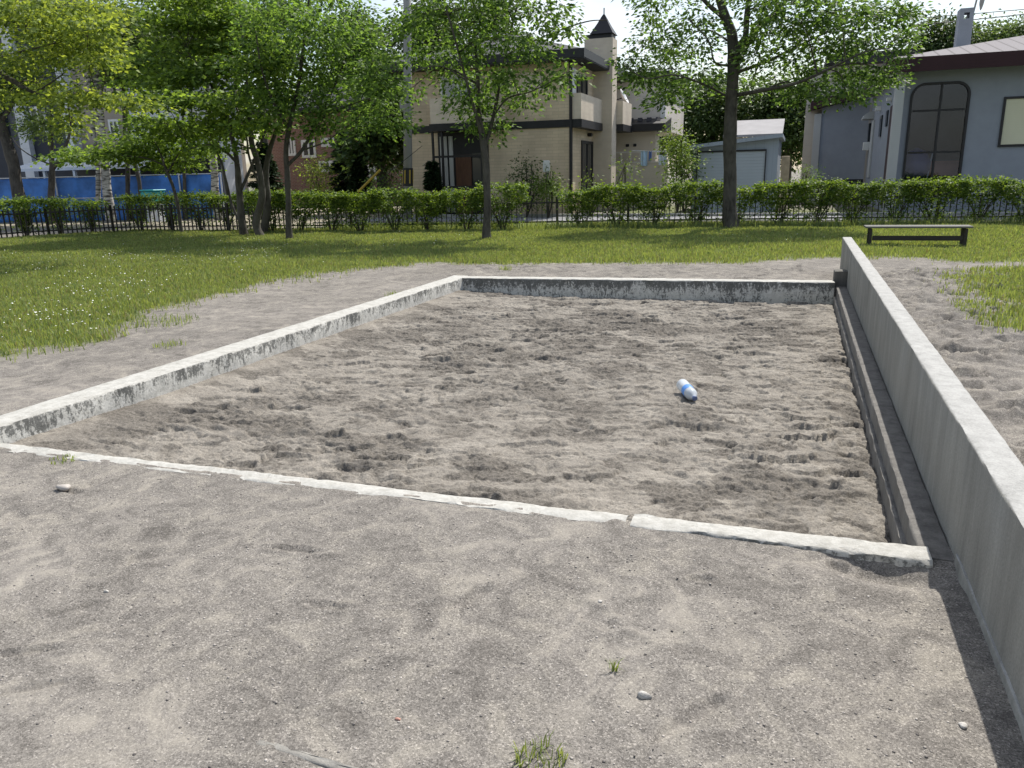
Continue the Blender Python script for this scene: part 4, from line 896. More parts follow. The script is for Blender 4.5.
m.add(vs, fs); m.tube([(xm, yc+.4, zc1), (xm, yc+.4, zt)], .022, 6); m.build('chimney_cap', M['trim'], ch)
# corner balcony on the flank
bz1 = A(575, 93, YF)[2]; bx1 = A(581, 100, YF)[0]
m = MB(ho); m.box(XC+.045, bx1, YF+.02, YF+.14, zb1+.005, bz1); m.box(bx1-.12, bx1, YF+.142, yc-.003, zb1+.005, bz1); bal = m.build('corner_balcony', M['tan_panel'], H1)
m = MB(ho); m.box(XC+.045, bx1+.03, YF-.01, yc-.005, zb0-.02, zb1); m.build('balcony_floor', M['trim'], bal)
rx1 = A(627, 110, 32.0)[0]
m = MB(ho); m.box(XC+.01, cx1+.25, yc+.82, yc+2.6, zb1+.0, bz1); b2 = m.build('rear_balcony', M['tan_panel'], H1)
m = MB(ho); m.box(XC+.01, cx1+.28, yc+.81, yc+2.63, zb0, zb1-.004); m.build('balcony_floor', M['trim'], b2)
window(H1, 's', YF+.75, YF+2.2, zb1+.25, zs-.35, XC, M['trim'], M['glass'], 1, 0, .09, ho)
m = MB(ho); m.box(XC+.004, XC+.03, YF+.10, YF+.6, zb1+.02, zs-.25); m.build('wall_panel', M['white_frame'], H1)
dy0, dy1 = B(581, 165, XC)[1], B(592, 165, XC)[1]; dz1 = B(586, 141, XC)[2]
window(H1, 's', dy0, dy1, .1, dz1, XC, M['trim'], M['glass'], 1, 0, .1, ho, 'side_door')
lp = B(588, 135, XC); m = MB(ho); m.box(XC+.004, XC+.16, lp[1]-.12, lp[1]+.12, lp[2]-.06, lp[2]+.07, .03); m.build('wall_lamp', M['trim'], H1)
# street front: balcony, window above, glazed entrance
fx0, fx1 = A(437, 110, YF)[0], A(505, 110, YF)[0]; fz0, fz1 = zb1+.02, A(440, 100, YF)[2]
m = MB(ho); m.box(fx0, fx1, YF-.62, YF-.50, fz0, fz1); m.box(fx0, fx0+.12, YF-.498, YF-.003, fz0, fz1); m.box(fx1-.12, fx1, YF-.498, YF-.003, fz0, fz1); fb = m.build('front_balcony', M['tan_panel'], H1)
m = MB(ho); m.box(fx0-.05, fx1+.05, YF-.66, YF-.045, zb0+.02, zb1+.015); m.build('balcony_floor', M['trim'], fb)
window(H1, 'f', A(441, 90, YF)[0], A(476, 90, YF)[0], fz0+.2, A(445, 76, YF)[2], YF, M['white_frame'], M['curtain'], 1, 0, .06, ho)
window(H1, 'f', A(520, 75, YF)[0], A(545, 75, YF)[0], A(520, 92, YF)[2], A(520, 74, YF)[2], YF, M['tan_panel'], M['tan_panel'], 0, 0, .05, ho, 'blind_panel')
ex0, ex1 = A(439, 160, YF)[0], A(489, 160, YF)[0]
m = MB(ho); m.box(ex0, ex1, YF-.03, YF-.004, 0, zb0-.01); en = m.build('entrance', M['trim'], H1)
m = MB(ho); 
for x in (ex0+.04, ex0+.42, ex1-.06): m.box(x-.035, x+.035, YF-.60, YF-.52, 0, zb0+.0)
for z in (1.05, 2.15): m.box(ex0+.0, ex1-.1, YF-.59, YF-.53, z, z+.08)
m.build('entrance_frame', M['trim'], en)
m = MB(ho); m.box(ex0+.10, ex0+.38, YF-.075, YF-.032, .15, zb0-.15); m.box(ex0+.46, ex0+.62, YF-.075, YF-.032, .15, zb0-.15); m.build('entrance_panel', M['curtain'], en)
m = MB(ho); m.box(ex0+.72, ex0+1.35, YF-.08, YF-.032, .08, 2.25); d_ = m.build('door', M['brown_wood'], en)
m = MB(ho); m.box(ex0+1.40, ex1-.15, YF-.05, YF-.032, .15, 2.3); m.build('pane', M['glass'], en)
ip = A(547, 170, 27.3); m = MB((ip[0], 27.3, 0)); m.box(ip[0]-.04, ip[0]+.04, 27.27, 27.33, -.05, 1.55); ic = thing('meter_post', 'slim grey post with a small meter box before the tan house wall', 'post', (ip[0], 27.3, 0)); m.build('post', M['kerbstone'], ic)
m = MB((ip[0], 27.3, 0)); m.box(ip[0]-.12, ip[0]+.12, 27.2, 27.262, 1.55, 1.95, .03); m.build('meter_box', M['white_frame'], ic)

# ------------------------------------------------------------------ cream house behind
M['cream'] = m_siding('cream_siding', (.66, .61, .55), .42, .86, .06, .15); M['cream_low'] = m_siding('beige_siding', (.60, .53, .43), .30, .9, .06, .12)
y2 = 35.5; ux0, ux1 = A(600, 100, y2)[0], A(665, 100, y2)[0]; uz0, uz1 = A(640, 124, y2)[2], A(640, 78, y2)[2]
H2 = thing('cream_house', 'cream sided house with a dark lower eave and laundry balcony, right of the tan house', 'house', ((ux0+ux1)/2, y2, 0)); ho = Vector(H2.location)
m = MB(ho); m.box(ux0-2, ux1, y2, y2+6, uz0-.3, uz1); m.build('upper_wall', M['cream'], H2)
m = MB(ho); m.box(ux1-.18, ux1+.03, y2-.03, y2+.2, uz0, uz1); m.build('corner_board', M['white_frame'], H2)
m = MB(ho); m.box(ux0-2.3, ux1+.2, y2-.3, y2+6.2, uz1, uz1+.2); m.build('upper_roof', M['slate'], H2)
ez0, ez1 = A(640, 133, y2)[2], A(640, 125, y2)[2]
m = MB(ho); m.prism([(y2-1.7, ez0), (y2-1.7, ez0+.28), (y2-.004, ez1+.25), (y2-.004, ez0)], 'x', ux0-2, ux1+.3); le = m.build('lower_eave', M['trim'], H2)
for i in range(5):
    px = 622+i*9; q = A(px, 122, y2-.9); m = MB(ho); m.prism([(y2-1.0, ez0+.42), (y2-.8, ez0+.46), (y2-.85, ez0+.58)], 'x', q[0]-.1, q[0]+.1); m.build('snow_guard', M['slate'], le)
m = MB(ho); m.box(ux0-2, ux1-.2, y2-1.0, y2-.005, -.1, ez0+.02); m.build('lower_wall', M['cream_low'], H2)
vp = A(640, 145, y2-1.0)
for dx in (0, .32): m = MB(ho); m.box(A(626, 145, y2-1)[0]+dx, A(626, 145, y2-1)[0]+dx+.14, y2-1.06, y2-1.003, vp[2]-.06, vp[2]+.06, .02); m.build('vent', M['trim'], H2)
yb = 33.4; bx0, bx1, bzt = A(612, 162, yb)[0], A(668, 162, yb)[0], A(640, 163, yb)[2]
m = MB(ho); m.box(bx0, bx1, yb, yb+.08, 0, bzt); bl = m.build('balcony_wall', M['cream_low'], H2)
m = MB(ho); m.box(bx0, bx1, yb-.02, yb+.1, bzt+.002, bzt+.05)
for i in range(7): x = bx0+(bx1-bx0)*i/6; m.box(x-.02, x+.02, yb+.02, yb+.06, bzt+.05, bzt+.42)
m.box(bx0, bx1, yb+.02, yb+.06, bzt+.42, bzt+.47); m.build('railing', M['cream'], bl)
M['towel_b'] = m_plain('pale_blue_towel', (.50, .66, .80), .9, .12, 8); M['towel_w'] = m_plain('blue_white_towel', (.66, .72, .78), .9, .2, 12); M['towel_d'] = m_plain('blue_cloth', (.16, .24, .50), .9, .15, 12)
def towel(name, lab, cat, px, wpx, py0, py1, mt, y):
    x0 = A(px, py0, y)[0]; w = wpx*y/770; z1 = A(px, py0, y)[2]; z0 = A(px, py1, y)[2]; nx, nz = 10, 8; V, F = [], []
    for s_ in (0, 1):
        for j in range(nz+1):
            for i in range(nx+1): V.append((i*w/nx, .05*math.sin(i*1.1+px)*(1-j/nz*.2)+s_*.012, (z0-z1)*(1-j/nz)+.0))
    n = (nx+1)*(nz+1)
    for s_ in (0, 1):
        for j in range(nz):
            for i in range(nx): a = s_*n+j*(nx+1)+i; F.append((a, a+1, a+nx+2, a+nx+1))
    o = link(name, npmesh(name, V, np.array(F), True), M[mt]); o.location = (x0, y, z1); tag(o, lab, cat)
towel('towel', 'pale blue towel, widest piece of laundry on the cream house balcony', 'towel', 641, 6.5, 151, 166, 'towel_b', yb-.1)
towel('towel', 'narrow blue cloth hanging between the two pale towels', 'towel', 648.5, 3.2, 151, 161, 'towel_d', yb-.1)
towel('towel', 'white and blue towel hanging at the right end of the balcony laundry', 'towel', 659, 7.5, 155, 165, 'towel_w', yb-.1)
pole = MB(); pA, pB = A(632, 150.5, yb-.1), A(668, 152, yb-.1); pole.tube([pA, pB], .018, 6); tag(pole.build('laundry_pole', M['white_frame']), 'laundry pole above the cream house balcony', 'pole')
q = A(622, 98, 33.2); M['dish'] = m_plain('dish_white', (.72, .72, .72), .5, .05)
sd = thing('satellite_dish', 'white satellite dish on the flank between the tan and the cream house', 'satellite dish', q)
m = MB(); Md = Matrix.Rotation(math.radians(60), 4, 'Y') @ Matrix.Rotation(0, 4, 'X'); m.lathe([(.02, 0), (.15, .02), (.27, .07), (.33, .13), (.32, .135), (.25, .08), (.14, .035), (.01, .015)], Md, 18); m.build('dish', M['dish'], sd, True)
m = MB(); m.tube([(0, 0, 0), (-.35, 0, -.1), (-.5, .05, -.35)], .025, 6); m.tube([(0, 0, -.2), (.3, 0, .0)], .012, 5); m.build('mount', M['trim'], sd)

# ------------------------------------------------------------------ grey garage
M['shed_blue'] = m_siding('garage_siding', (.30, .34, .40), .3, .85, .05, .1, True); M['shutter'] = m_siding('roller_shutter', (.38, .42, .47), .105, .62, .04, .6)
y3 = 29.5; gx0, gx1 = A(692, 170, y3)[0], A(777, 170, y3)[0]; gl, gr = A(692, 149, y3)[2], A(777, 138, y3)[2]
H3 = thing('garage', 'small blue-grey garage with a roller shutter and a roof sloping down to the left', 'garage', ((gx0+gx1)/2, y3, 0)); ho = Vector(H3.location)
m = MB(ho); m.prism([(gx0, -.1), (gx1, -.1), (gx1, gr), (gx0, gl)], 'y', y3, y3+4.6); m.build('wall', M['shed_blue'], H3)
m = MB(ho); k = (gr-gl)/(gx1-gx0); m.prism([(gx0-.1, gl-.1*k+.004), (gx1+.12, gr+.12*k+.004), (gx1+.12, gr+.12*k+.13), (gx0-.1, gl-.1*k+.13)], 'y', y3-.25, y3+4.8); m.build('roof', M['shed_blue'], H3)
sx0, sx1, sz = A(698, 160, y3)[0], A(765, 160, y3)[0], A(730, 152, y3)[2]
m = MB(ho); m.box(sx0, sx1, y3-.04, y3-.004, 0, sz); s_ = m.build('shutter', M['shutter'], H3)
m = MB(ho); m.box(sx0-.035, sx0-.003, y3-.08, y3-.004, 0, sz+.06); m.box(sx1+.003, sx1+.035, y3-.08, y3-.004, 0, sz+.06); m.box(sx0, sx1, y3-.08, y3-.004, sz+.003, sz+.06); m.build('shutter_frame', M['trim'], H3)
M['tin'] = m_plain('pale_tin', (.30, .29, .295), .9, .1, 2); y4 = 36
H4 = thing('white_shed', 'low white-roofed shed showing above the garage roof', 'shed', (*A(760, 160, y4)[:2], 0)); ho = Vector(H4.location)
wx0, wx1 = A(724, 130, y4)[0], A(783, 130, y4)[0]; wz0, wz1 = A(755, 137, y4)[2], A(755, 122, y4+2)[2]
m = MB(ho); m.prism([(y4-.3, wz0), (y4-.3, wz0+.1), (y4+2.2, wz1+.1), (y4+2.2, wz1)], 'x', wx0, wx1); m.build('roof', M['tin'], H4)
m = MB(ho); m.box(wx0+.25, wx1-.25, y4, y4+2, -.1, wz0+.0); m.build('wall', M['cream_low'], H4)
m = MB(ho); e = A(785, 170, 30.5); tp = MB((e[0], 30.5, 0)); tp.box(e[0]-.14, e[0]+.14, 30.4, 30.68, -.1, A(785, 156, 30.5)[2], .02); tag_o = thing('wooden_post', 'beige timber post at the right corner of the garage', 'post', (e[0], 30.5, 0)); tp.build('post', m_plain('timber', (.45, .36, .25), .8, .2), tag_o)

# ------------------------------------------------------------------ grey-blue house on the right
M['grey_stucco'] = m_plain('grey_stucco', (.265, .285, .325), .9, .06, 3, .3, 150); M['grey_light'] = m_siding('pale_grey_column', (.42, .43, .43), .06, .8, .05, .4); M['maroon'] = m_siding('maroon_fascia', (.034, .012, .015), .09, .7, .15)
M['beige_wall'] = m_siding('beige_rear_wall', (.44, .41, .37), .5, .9, .05, .1)
def seam():
    t = NT('seamed_metal_roof'); xyz = t.sep(t.geo.outputs['Position']); fr = t.math('FRACT', t.math('MULTIPLY', xyz[0], 1/.42)); ln = t.ramp(fr, [(0, 0.), (.12, 1.), (.88, 1.), (1, 0.)])
    col = t.mix(ln, (.15, .14, .14), (.25, .235, .24)); t.bump(ln, -.8, .03); return t.fin(col, .9, 0, .05)
M['seam_roof'] = seam()
M['blind'] = m_siding('cream_blind', (.62, .60, .44), .05, .85, .05, .3)
y5 = 29.0; zsf = 4.36
cx0, cx1 = A(892.5, 120, y5-.3)[0], A(906, 75, y5-.3)[0]; X0 = cx0+.06; X1 = 11.5
H5 = thing('grey_house', 'grey-blue stucco house with a tall arched window under a maroon eave', 'house', ((X0+X1)/2, y5, 0)); ho = Vector(H5.location)
ax0, ax1 = A(908, 120, y5)[0], A(970, 100, y5)[0]; az0, az1 = .55, A(940, 82, y5)[2]
bwx0, bwx1 = A(1001, 120, y5)[0], A(1001, 120, y5)[0]+2.2; bwz0, bwz1 = A(1000, 147, y5)[2], A(1003, 97, y5)[2]
yw = 32.2   # depth of the window bay wall; the flank runs back to the low wing
yB = y5+9
m = MB(ho)
m.box(X0, ax0, y5, y5+.25, -.1, zsf); m.box(ax1, X1, y5, y5+.25, -.1, zsf); m.box(ax0, ax1, y5, y5+.25, -.1, az0); m.box(ax0, ax1, y5, y5+.25, az1, zsf)
m.box(X0, X0+.25, y5+.251, yB, -.1, zsf); m.box(X1-.25, X1, y5+.251, yB, -.1, zsf); m.box(X0, X1, yB+.001, yB+.25, -.1, zsf)
cr = .42
for (sx_, c0) in ((ax0, 1), (ax1, -1)):
    poly = [(sx_, az1)]+[(sx_+c0*(cr-cr*math.sin(t)), az1-(cr-cr*math.cos(t))) for t in np.linspace(0, PI/2, 9)]
    m.prism(poly, 'y', y5+.001, y5+.249)
m.build('wall', M['grey_stucco'], H5)
m = MB(ho); m.box(cx0, cx1, y5-.45, y5+.05, -.1, zsf+.0); m.build('corner_column', M['grey_light'], H5)
# room behind the tall window
M['room'] = m_plain('dim_room', (.07, .06, .055), .9, .3, 2)
m = MB(ho); m.add([(ax0-.4,y5+.26,.3),(ax1+.4,y5+.26,.3),(ax1+.4,y5+3.2,.3),(ax0-.4,y5+3.2,.3),(ax0-.4,y5+.26,4.2),(ax1+.4,y5+.26,4.2),(ax1+.4,y5+3.2,4.2),(ax0-.4,y5+3.2,4.2)], [(0,1,2,3),(4,5,6,7),(1,2,6,5),(2,3,7,6),(3,0,4,7)]); m.build('room', M['room'], H5)
out = [(ax0, az0)]+[(ax0+cr-cr*math.cos(t), az1-cr+cr*math.sin(t)) for t in np.linspace(0, PI/2, 9)]+[(ax1-cr+cr*math.sin(t), az1-cr+cr*math.cos(t)) for t in np.linspace(0, PI/2, 9)]+[(ax1, az0)]
inn = [(ax0+.07, az0+.07)]+[(ax0+cr-(cr-.07)*math.cos(t), az1-cr+(cr-.07)*math.sin(t)) for t in np.linspace(0, PI/2, 9)]+[(ax1-cr+(cr-.07)*math.sin(t), az1-cr+(cr-.07)*math.cos(t)) for t in np.linspace(0, PI/2, 9)]+[(ax1-.07, az0+.07)]
m = MB(ho); n = len(out); vs = [(p[0], y5-.05, p[1]) for p in out]+[(p[0], y5-.05, p[1]) for p in inn]+[(p[0], y5+.10, p[1]) for p in out]+[(p[0], y5+.10, p[1]) for p in inn]
fs = []
for i in range(n):
    j = (i+1) % n; fs += [(i, j, n+j, n+i), (2*n+i, 3*n+i, 3*n+j, 2*n+j), (i, 2*n+i, 2*n+j, j), (n+i, n+j, 3*n+j, 3*n+i)]
m.add(vs, fs)
xm = (ax0+ax1)/2+.03; zt_, zl_ = A(940, 110, y5)[2], A(940, 152, y5)[2]
m.box(xm-.032, xm+.032, y5-.02, y5+.07, az0+.08, az1-.08); 
for z in (zt_, zl_): m.box(ax0+.1, xm-.033, y5-.02, y5+.07, z-.03, z+.03); m.box(xm+.033, ax1-.1, y5-.02, y5+.07, z-.03, z+.03)
aw = m.build('arched_window', M['trim'], H5)
def clear_glass():
    t = NT('clear_dark_glass'); a = t.n.new('ShaderNodeBsdfTransparent'); a.inputs['Color'].default_value = (.68, .72, .78, 1); g = t.n.new('ShaderNodeBsdfGlossy'); g.inputs['Roughness'].default_value = .02
    x = t.n.new('ShaderNodeMixShader'); x.inputs[0].default_value = .035; t.l.new(a.outputs[0], x.inputs[1]); t.l.new(g.outputs[0], x.inputs[2]); t.l.new(x.outputs[0], t.out.inputs['Surface']); return t.m
M['glass_clear'] = clear_glass()
m = MB(ho); m.prism([(p[0], p[1]) for p in inn], 'y', y5+.02, y5+.035); m.build('pane', M['glass_clear'], aw)
window(H5, 'f', bwx0, bwx1, bwz0, bwz1, y5, M['trim'], M['blind'], 1, 0, .07, ho)
# roof: hip with seamed metal, deep maroon fascia
rx0, rx1, ry0, ry1 = A(886, 66, y5-.8)[0], X1+.8, y5-.8, yB+.8; rz = A(890, 73, y5-.8)[2]
m = MB(ho); hip_roof(m, rx0+.03, rx1, ry0+.03, ry1, rz+.36, 1.08, .06); rf = m.build('roof', M['seam_roof'], H5)
m = MB(ho); m.box(rx0, rx1, ry0, ry0+.05, rz, rz+.42); m.box(rx0, rx0+.05, ry0+.052, ry1, rz, rz+.42); m.build('fascia', M['maroon'], rf)
m = MB(ho); m.box(rx0+.052, rx1, ry0+.052, ry1, rz+.1, rz+.14); m.build('soffit', M['trim'], rf)
yk = 32.5; kx0, kx1 = A(957, 40, yk)[0], A(971, 40, yk)[0]; kz = A(965, 8, yk)[2]; ko = A(965, 17, yk)[2]
m = MB(ho); w_ = kx1-kx0
m.box(kx0, kx1, yk, yk+.6, rz+.3, ko-.05); m.box(kx0, kx0+w_*.3, yk, yk+.6, ko-.049, kz); m.box(kx1-w_*.3, kx1, yk, yk+.6, ko-.049, kz); m.box(kx0+w_*.3+.001, kx1-w_*.3-.001, yk, yk+.6, kz-.14, kz-.001); m.build('chimney', M['grey_stucco'], rf)
q = A(974, 4, yk); m = MB(ho); Md = Matrix.Translation((kx1+.12, yk, kz+.25)) @ Matrix.Rotation(math.radians(95), 4, 'Y'); m.lathe([(.02, 0), (.2, .03), (.36, .09), (.35, .1), (.18, .045), (.01, .02)], Md, 14); m.tube([(kx1-.02, yk+.2, kz-.3), (kx1+.08, yk+.2, kz+.45)], .03, 6); m.build('roof_dish', M['kerbstone'], rf)
# flank door, awning, small openings
def fl(px, py): return B(px, py, X0)
yA, yE = fl(886, 140)[1], fl(872, 140)[1]
m = MB(ho); yy = fl(889.5, 140)[1]; m.box(X0-.05, X0-.003, y5+.05, yy+.25, .2, 3.4); m.build('flank_trim', M['maroon'], H5)
def flank(name, px, wm, z0, z1, dep, mt):
    yq = fl(px, 140)[1]; m = MB(ho); m.box(X0-dep, X0-.003, yq-wm/2, yq+wm/2, z0, z1, .01); return m.build(name, M[mt], H5)
def fz(px, py): return fl(px, py)[2]
flank('window', 880, .7, fz(880, 137), fz(880, 117), .05, 'glass'); flank('window', 885.5, .5, fz(886, 127), fz(886, 112), .05, 'glass')
flank('door', 872.5, .9, fz(872, 178), fz(872, 122), .06, 'grey_light'); flank('door_window', 869.5, .5, fz(870, 142), fz(870, 124), .09, 'glass')
flank('wall_lamp', 878, .22, fz(879, 112), fz(879, 108), .2, 'white_frame'); flank('gas_meter', 870, .45, fz(870, 150), fz(870, 142), .25, 'white_frame'); flank('vent', 887.5, .25, fz(887, 104), fz(887, 101), .15, 'white_frame')
yq = fl(873, 118)[1]; zq = fz(873, 118); m = MB(ho); poly = [(X0-.003, zq+.25)]+[(X0-.42*math.sin(t), zq-.05+.3*math.cos(t)) for t in np.linspace(.1, PI/2, 8)]+[(X0-.003, zq-.05)]
m.prism(poly, 'y', yq-.5, yq+.5); m.build('awning', M['grey_light'], H5)
# low wing on the left
yW = fl(867, 140)[1]; wx0 = A(819, 150, yW)[0]; wzr = A(866, 97, yW)[2]; wzl = A(819, 108, yW)[2]
m = MB(ho); m.prism([(wx0, -.1), (X0-.003, -.1), (X0-.003, wzr), (wx0, wzl)], 'y', yW, yW+5); wg = m.build('wing_wall', M['grey_stucco'], H5)
k = (wzr-wzl)/(X0-wx0); m = MB(ho); m.prism([(wx0-.5, wzl-.5*k+.004), (X0-.06, wzr+.004), (X0-.06, wzr+.40), (wx0-.5, wzl-.5*k+.36)], 'y', yW-.5, yW+5.2); m.build('wing_roof', M['maroon'], H5)
m = MB(ho); m.box(wx0-.3, wx0-.003, yW-.1, yW+5, -.1, wzl-.25); m.build('wing_pilaster', M['grey_light'], H5)
m = MB(ho); m.box(wx0, X0-.01, yW-.05, yW-.003, 0, A(840, 179.5, yW)[2]); m.build('plinth', M['trim'], H5)
y6 = 40.0; q0, q1 = A(806, 110, y6), A(905, 62, y6)
H6 = thing('beige_flat_house', 'beige flat-roofed house rising behind the low wing of the grey house', 'house', ((q0[0]+q1[0])/2, y6, 0)); ho = Vector(H6.location)
m = MB(ho); m.box(q0[0], q1[0], y6, y6+6, -.1, q1[2]); m.build('wall', M['beige_wall'], H6)
m = MB(ho); m.box(A(826, 60, y6-.6)[0], q1[0]+.5, y6-.6, y6+6.5, q1[2]+.003, q1[2]+.45); m.build('roof', M['trim'], H6)
# things seen through the tall window
M['orange'] = m_plain('orange_panel', (.55, .16, .08), .6, .1); M['blue_ball'] = m_plain('blue_plastic', (.04, .06, .22), .35, .1)
q = A(946, 165, y5+1.3); t = thing('orange_table', 'orange-fronted table with white legs inside the tall arched window', 'table', (q[0], y5+1.3, .3))
m = MB((q[0], y5+1.3, .3)); m.box(q[0]-.75, q[0]+.75, y5+1.0, y5+1.6, 1.55, 1.62); m.box(q[0]-.7, q[0]+.7, y5+1.02, y5+1.06, 1.15, 1.548); m.build('table_top', M['orange'], t)
for dx in (-.65, .65):
    m = MB((q[0], y5+1.3, .3)); m.bar((q[0]+dx, y5+.98, .3), (q[0]+dx*.75, y5+.98, 1.9), .04, .04); m.build('leg', M['white_frame'], t)
q = A(915, 165, y5+.9); m = MB((q[0], y5+.9, q[2])); m.lathe([(.02, -.55), (.3, -.45), (.45, -.15), (.46, .1), (.32, .42), (.05, .55)], Matrix.Translation((q[0], y5+.9, q[2])), 18); o = m.build('ball_chair', M['blue_ball'], None, True); o.location = (q[0], y5+.9, q[2]); tag(o, 'round blue chair inside the tall arched window', 'chair')

# ------------------------------------------------------------------ brick house, apartment block on the left
M['brick'] = m_brick('red_brick', (.26, .135, .10), (.21, .105, .085), (.30, .24, .20), .24, .08, .012)
y7 = 40; q0, q1 = A(262, 160, y7), A(412, 160, y7); zt = A(330, 112, y7)[2]
H7 = thing('brick_house', 'red brick house with white framed windows behind the conifers', 'house', ((q0[0]+q1[0])/2, y7, 0)); ho = Vector(H7.location)
m = MB(ho); m.box(q0[0], q1[0], y7, y7+7, -.1, zt); m.build('wall', M['brick'], H7)
m = MB(ho); hip_roof(m, q0[0]-.6, q1[0]+.6, y7-.6, y7+7.6, zt+.003, 1.8, .25); m.build('roof', M['slate'], H7)
for (xa, xb, za, zb) in [(302, 316, 158, 140), (322, 335, 147, 138), (365, 378, 152, 138), (367, 380, 180, 165), (318, 340, 172, 161), (288, 296, 156, 138)]:
    window(H7, 'f', A(xa, 150, y7)[0], A(xb, 150, y7)[0], A(xa, za, y7)[2], A(xa, zb, y7)[2], y7, M['white_frame'], M['glass'], 1, 0, .14, ho)
M['navy'] = m_siding('navy_cladding', (.035, .04, .055), .4, .8, .1, .2); M['charcoal'] = m_siding('charcoal_cladding', (.10, .105, .12), .4, .85, .1, .2); M['white_clad'] = m_siding('white_cladding', (.62, .64, .68), .8, .9, .04, .1); M['tan_clad'] = m_siding('tan_cladding', (.36, .31, .26), .4, .9, .06, .1)
y8 = 29.0; X_ = lambda px, py=140: A(px, py, y8)[0]; Z_ = lambda py, px=60: A(px, py, y8)[2]
H8 = thing('apartment_block', 'modern apartment block of navy, white and tan panels behind the blue fence', 'building', (X_(90), y8, 0)); ho = Vector(H8.location); zt = Z_(20)
for nm, xa, xb, mt, dep in [('dark_wing', -60, 8, 'navy', 0), ('charcoal_wall', 8, 24, 'charcoal', -.2), ('white_fin', 24, 33, 'white_clad', .25), ('navy_wall', 33, 71, 'navy', 0), ('white_fin', 71, 78, 'white_clad', .25), ('tan_wall', 78, 130, 'tan_clad', -.2), ('white_wall', 130, 222, 'white_clad', 0)]:
    m = MB(ho); m.box(X_(xa), X_(xb)-.004, y8-dep, y8+(8 if nm != 'white_wall' else 1.2), -.1, zt if nm != 'white_wall' else Z_(60)); m.build(nm, M[mt], H8)
for (xa, xb, za, zb) in [(35, 50, 132, 105), (68, 71, 145, 120), (108, 118, 142, 122), (150, 162, 150, 125), (190, 203, 145, 118)]:
    window(H8, 'f', X_(xa), X_(xb), Z_(za), Z_(zb), y8-.26 if xa < 60 and xa > 60 else y8-.0 if xa != 108 else y8+.2, M['white_frame'], M['glass'], 1, 0, .1, ho)
a0, a1 = A(12, 165, y8-3)[0], A(142, 168, y8-3)[0]; az = A(80, 170, y8-3)[2]; 
m = MB(ho); m.prism([(y8-3.2, az), (y8-3.2, az+.12), (y8-.30, az+.85), (y8-.30, az+.72)], 'x', a0, a1); m.build('canopy', M['white_clad'], H8)
m = MB(ho); m.box(a0+.3, X_(222), y8-.33, y8-.27, 0, az+.4); m.build('canopy_shade_sheet', M['trim'], H8)  # dark sheet standing in for the shade under the canopy
for i in range(5): x = a0+.2+(a1-a0-.4)*i/4; m = MB(ho); m.box(x-.06, x+.06, y8-3.1, y8-2.98, 0, az); m.build('canopy_post', M['white_frame'], H8)
# blue mesh fence
M['blue_mesh'] = m_plain('blue_mesh_sheet', (.05, .17, .50), .6, .5, 1.1, .15, 40); M['steel'] = m_plain('pale_steel', (.55, .57, .60), .45, .1)
bp = [(-33.5, 22.9), (-30.84, 23.89), (-26.63, 25.2), (-21.9, 26.5)]
BP = np.array(bp); sg = np.linalg.norm(np.diff(BP, axis=0), axis=1); cm = np.concatenate([[0], np.cumsum(sg)])
bf = thing('blue_fence', 'long blue mesh site fence with pale steel posts behind the left hedge', 'fence', (-26, 25.2, 0)); bo = Vector(bf.location)
nb = 7; ss = np.linspace(0, cm[-1], nb+1); bpt = lambda s: np.array([np.interp(s, cm, BP[:, 0]), np.interp(s, cm, BP[:, 1])])
for i in range(nb+1):
    p = bpt(ss[i]); m = MB(bo); m.tube([(p[0], p[1]-.06, -.1), (p[0], p[1]-.06, 1.85)], .03, 8); m.build('post', M['steel'], bf)
for i in range(nb):
    p, q = bpt(ss[i]), bpt(ss[i+1]); nx, nz = 16, 8; V, F = [], []; d = (q-p)/np.linalg.norm(q-p); nn = np.array([-d[1], d[0]])
    for j in range(nz+1):
        for k in range(nx+1):
            c = p+(q-p)*k/nx+nn*(.05*math.sin(PI*k/nx)*math.sin(PI*j/nz)*(1+.6*math.sin(k*1.3+i))); V.append((c[0]-bo[0], c[1]-bo[1], .03+1.74*j/nz+.02*math.sin(k*.9+i)*(j == nz)))
    for j in range(nz):
        for k in range(nx): a = j*(nx+1)+k; F.append((a, a+1, a+nx+2, a+nx+1))
    o = link('mesh_panel', npmesh('mesh_panel', V, np.array(F), True), M['blue_mesh'], bf); so = o.modifiers.new('thick', 'SOLIDIFY'); so.thickness = .008
m = MB(bo); m.tube([(*bpt(s), 1.80) for s in ss], .022, 6); m.build('top_rail', M['steel'], bf); m = MB(bo); m.tube([(*(bpt(s)-np.array([0, .08])), .95) for s in ss], .018, 6); m.build('mid_rail', M['steel'], bf)
M['turq'] = m_plain('turquoise_plastic', (.03, .30, .33), .5, .15); q = A(153, 193, 24.6)
bxm = MB(); bxm.box(-.32, .32, -.3, .3, .2, .62, .04); tb = thing('turquoise_bin', 'turquoise box standing before the blue mesh fence', 'bin', (q[0], 24.6, .0)); bxm.build('body', M['turq'], tb)
bxm = MB(); bxm.box(-.35, .35, -.33, .33, .623, .68, .02); bxm.build('lid', M['turq'], tb); tb.location.z = q[2]-.55
bxm = MB(); 
for dx in (-.45, .45): bxm.box(dx*.5-.04, dx*.5+.04, -.2, .2, -(q[2]-.55), .197)
bxm.build('stand', M['steel'], tb)

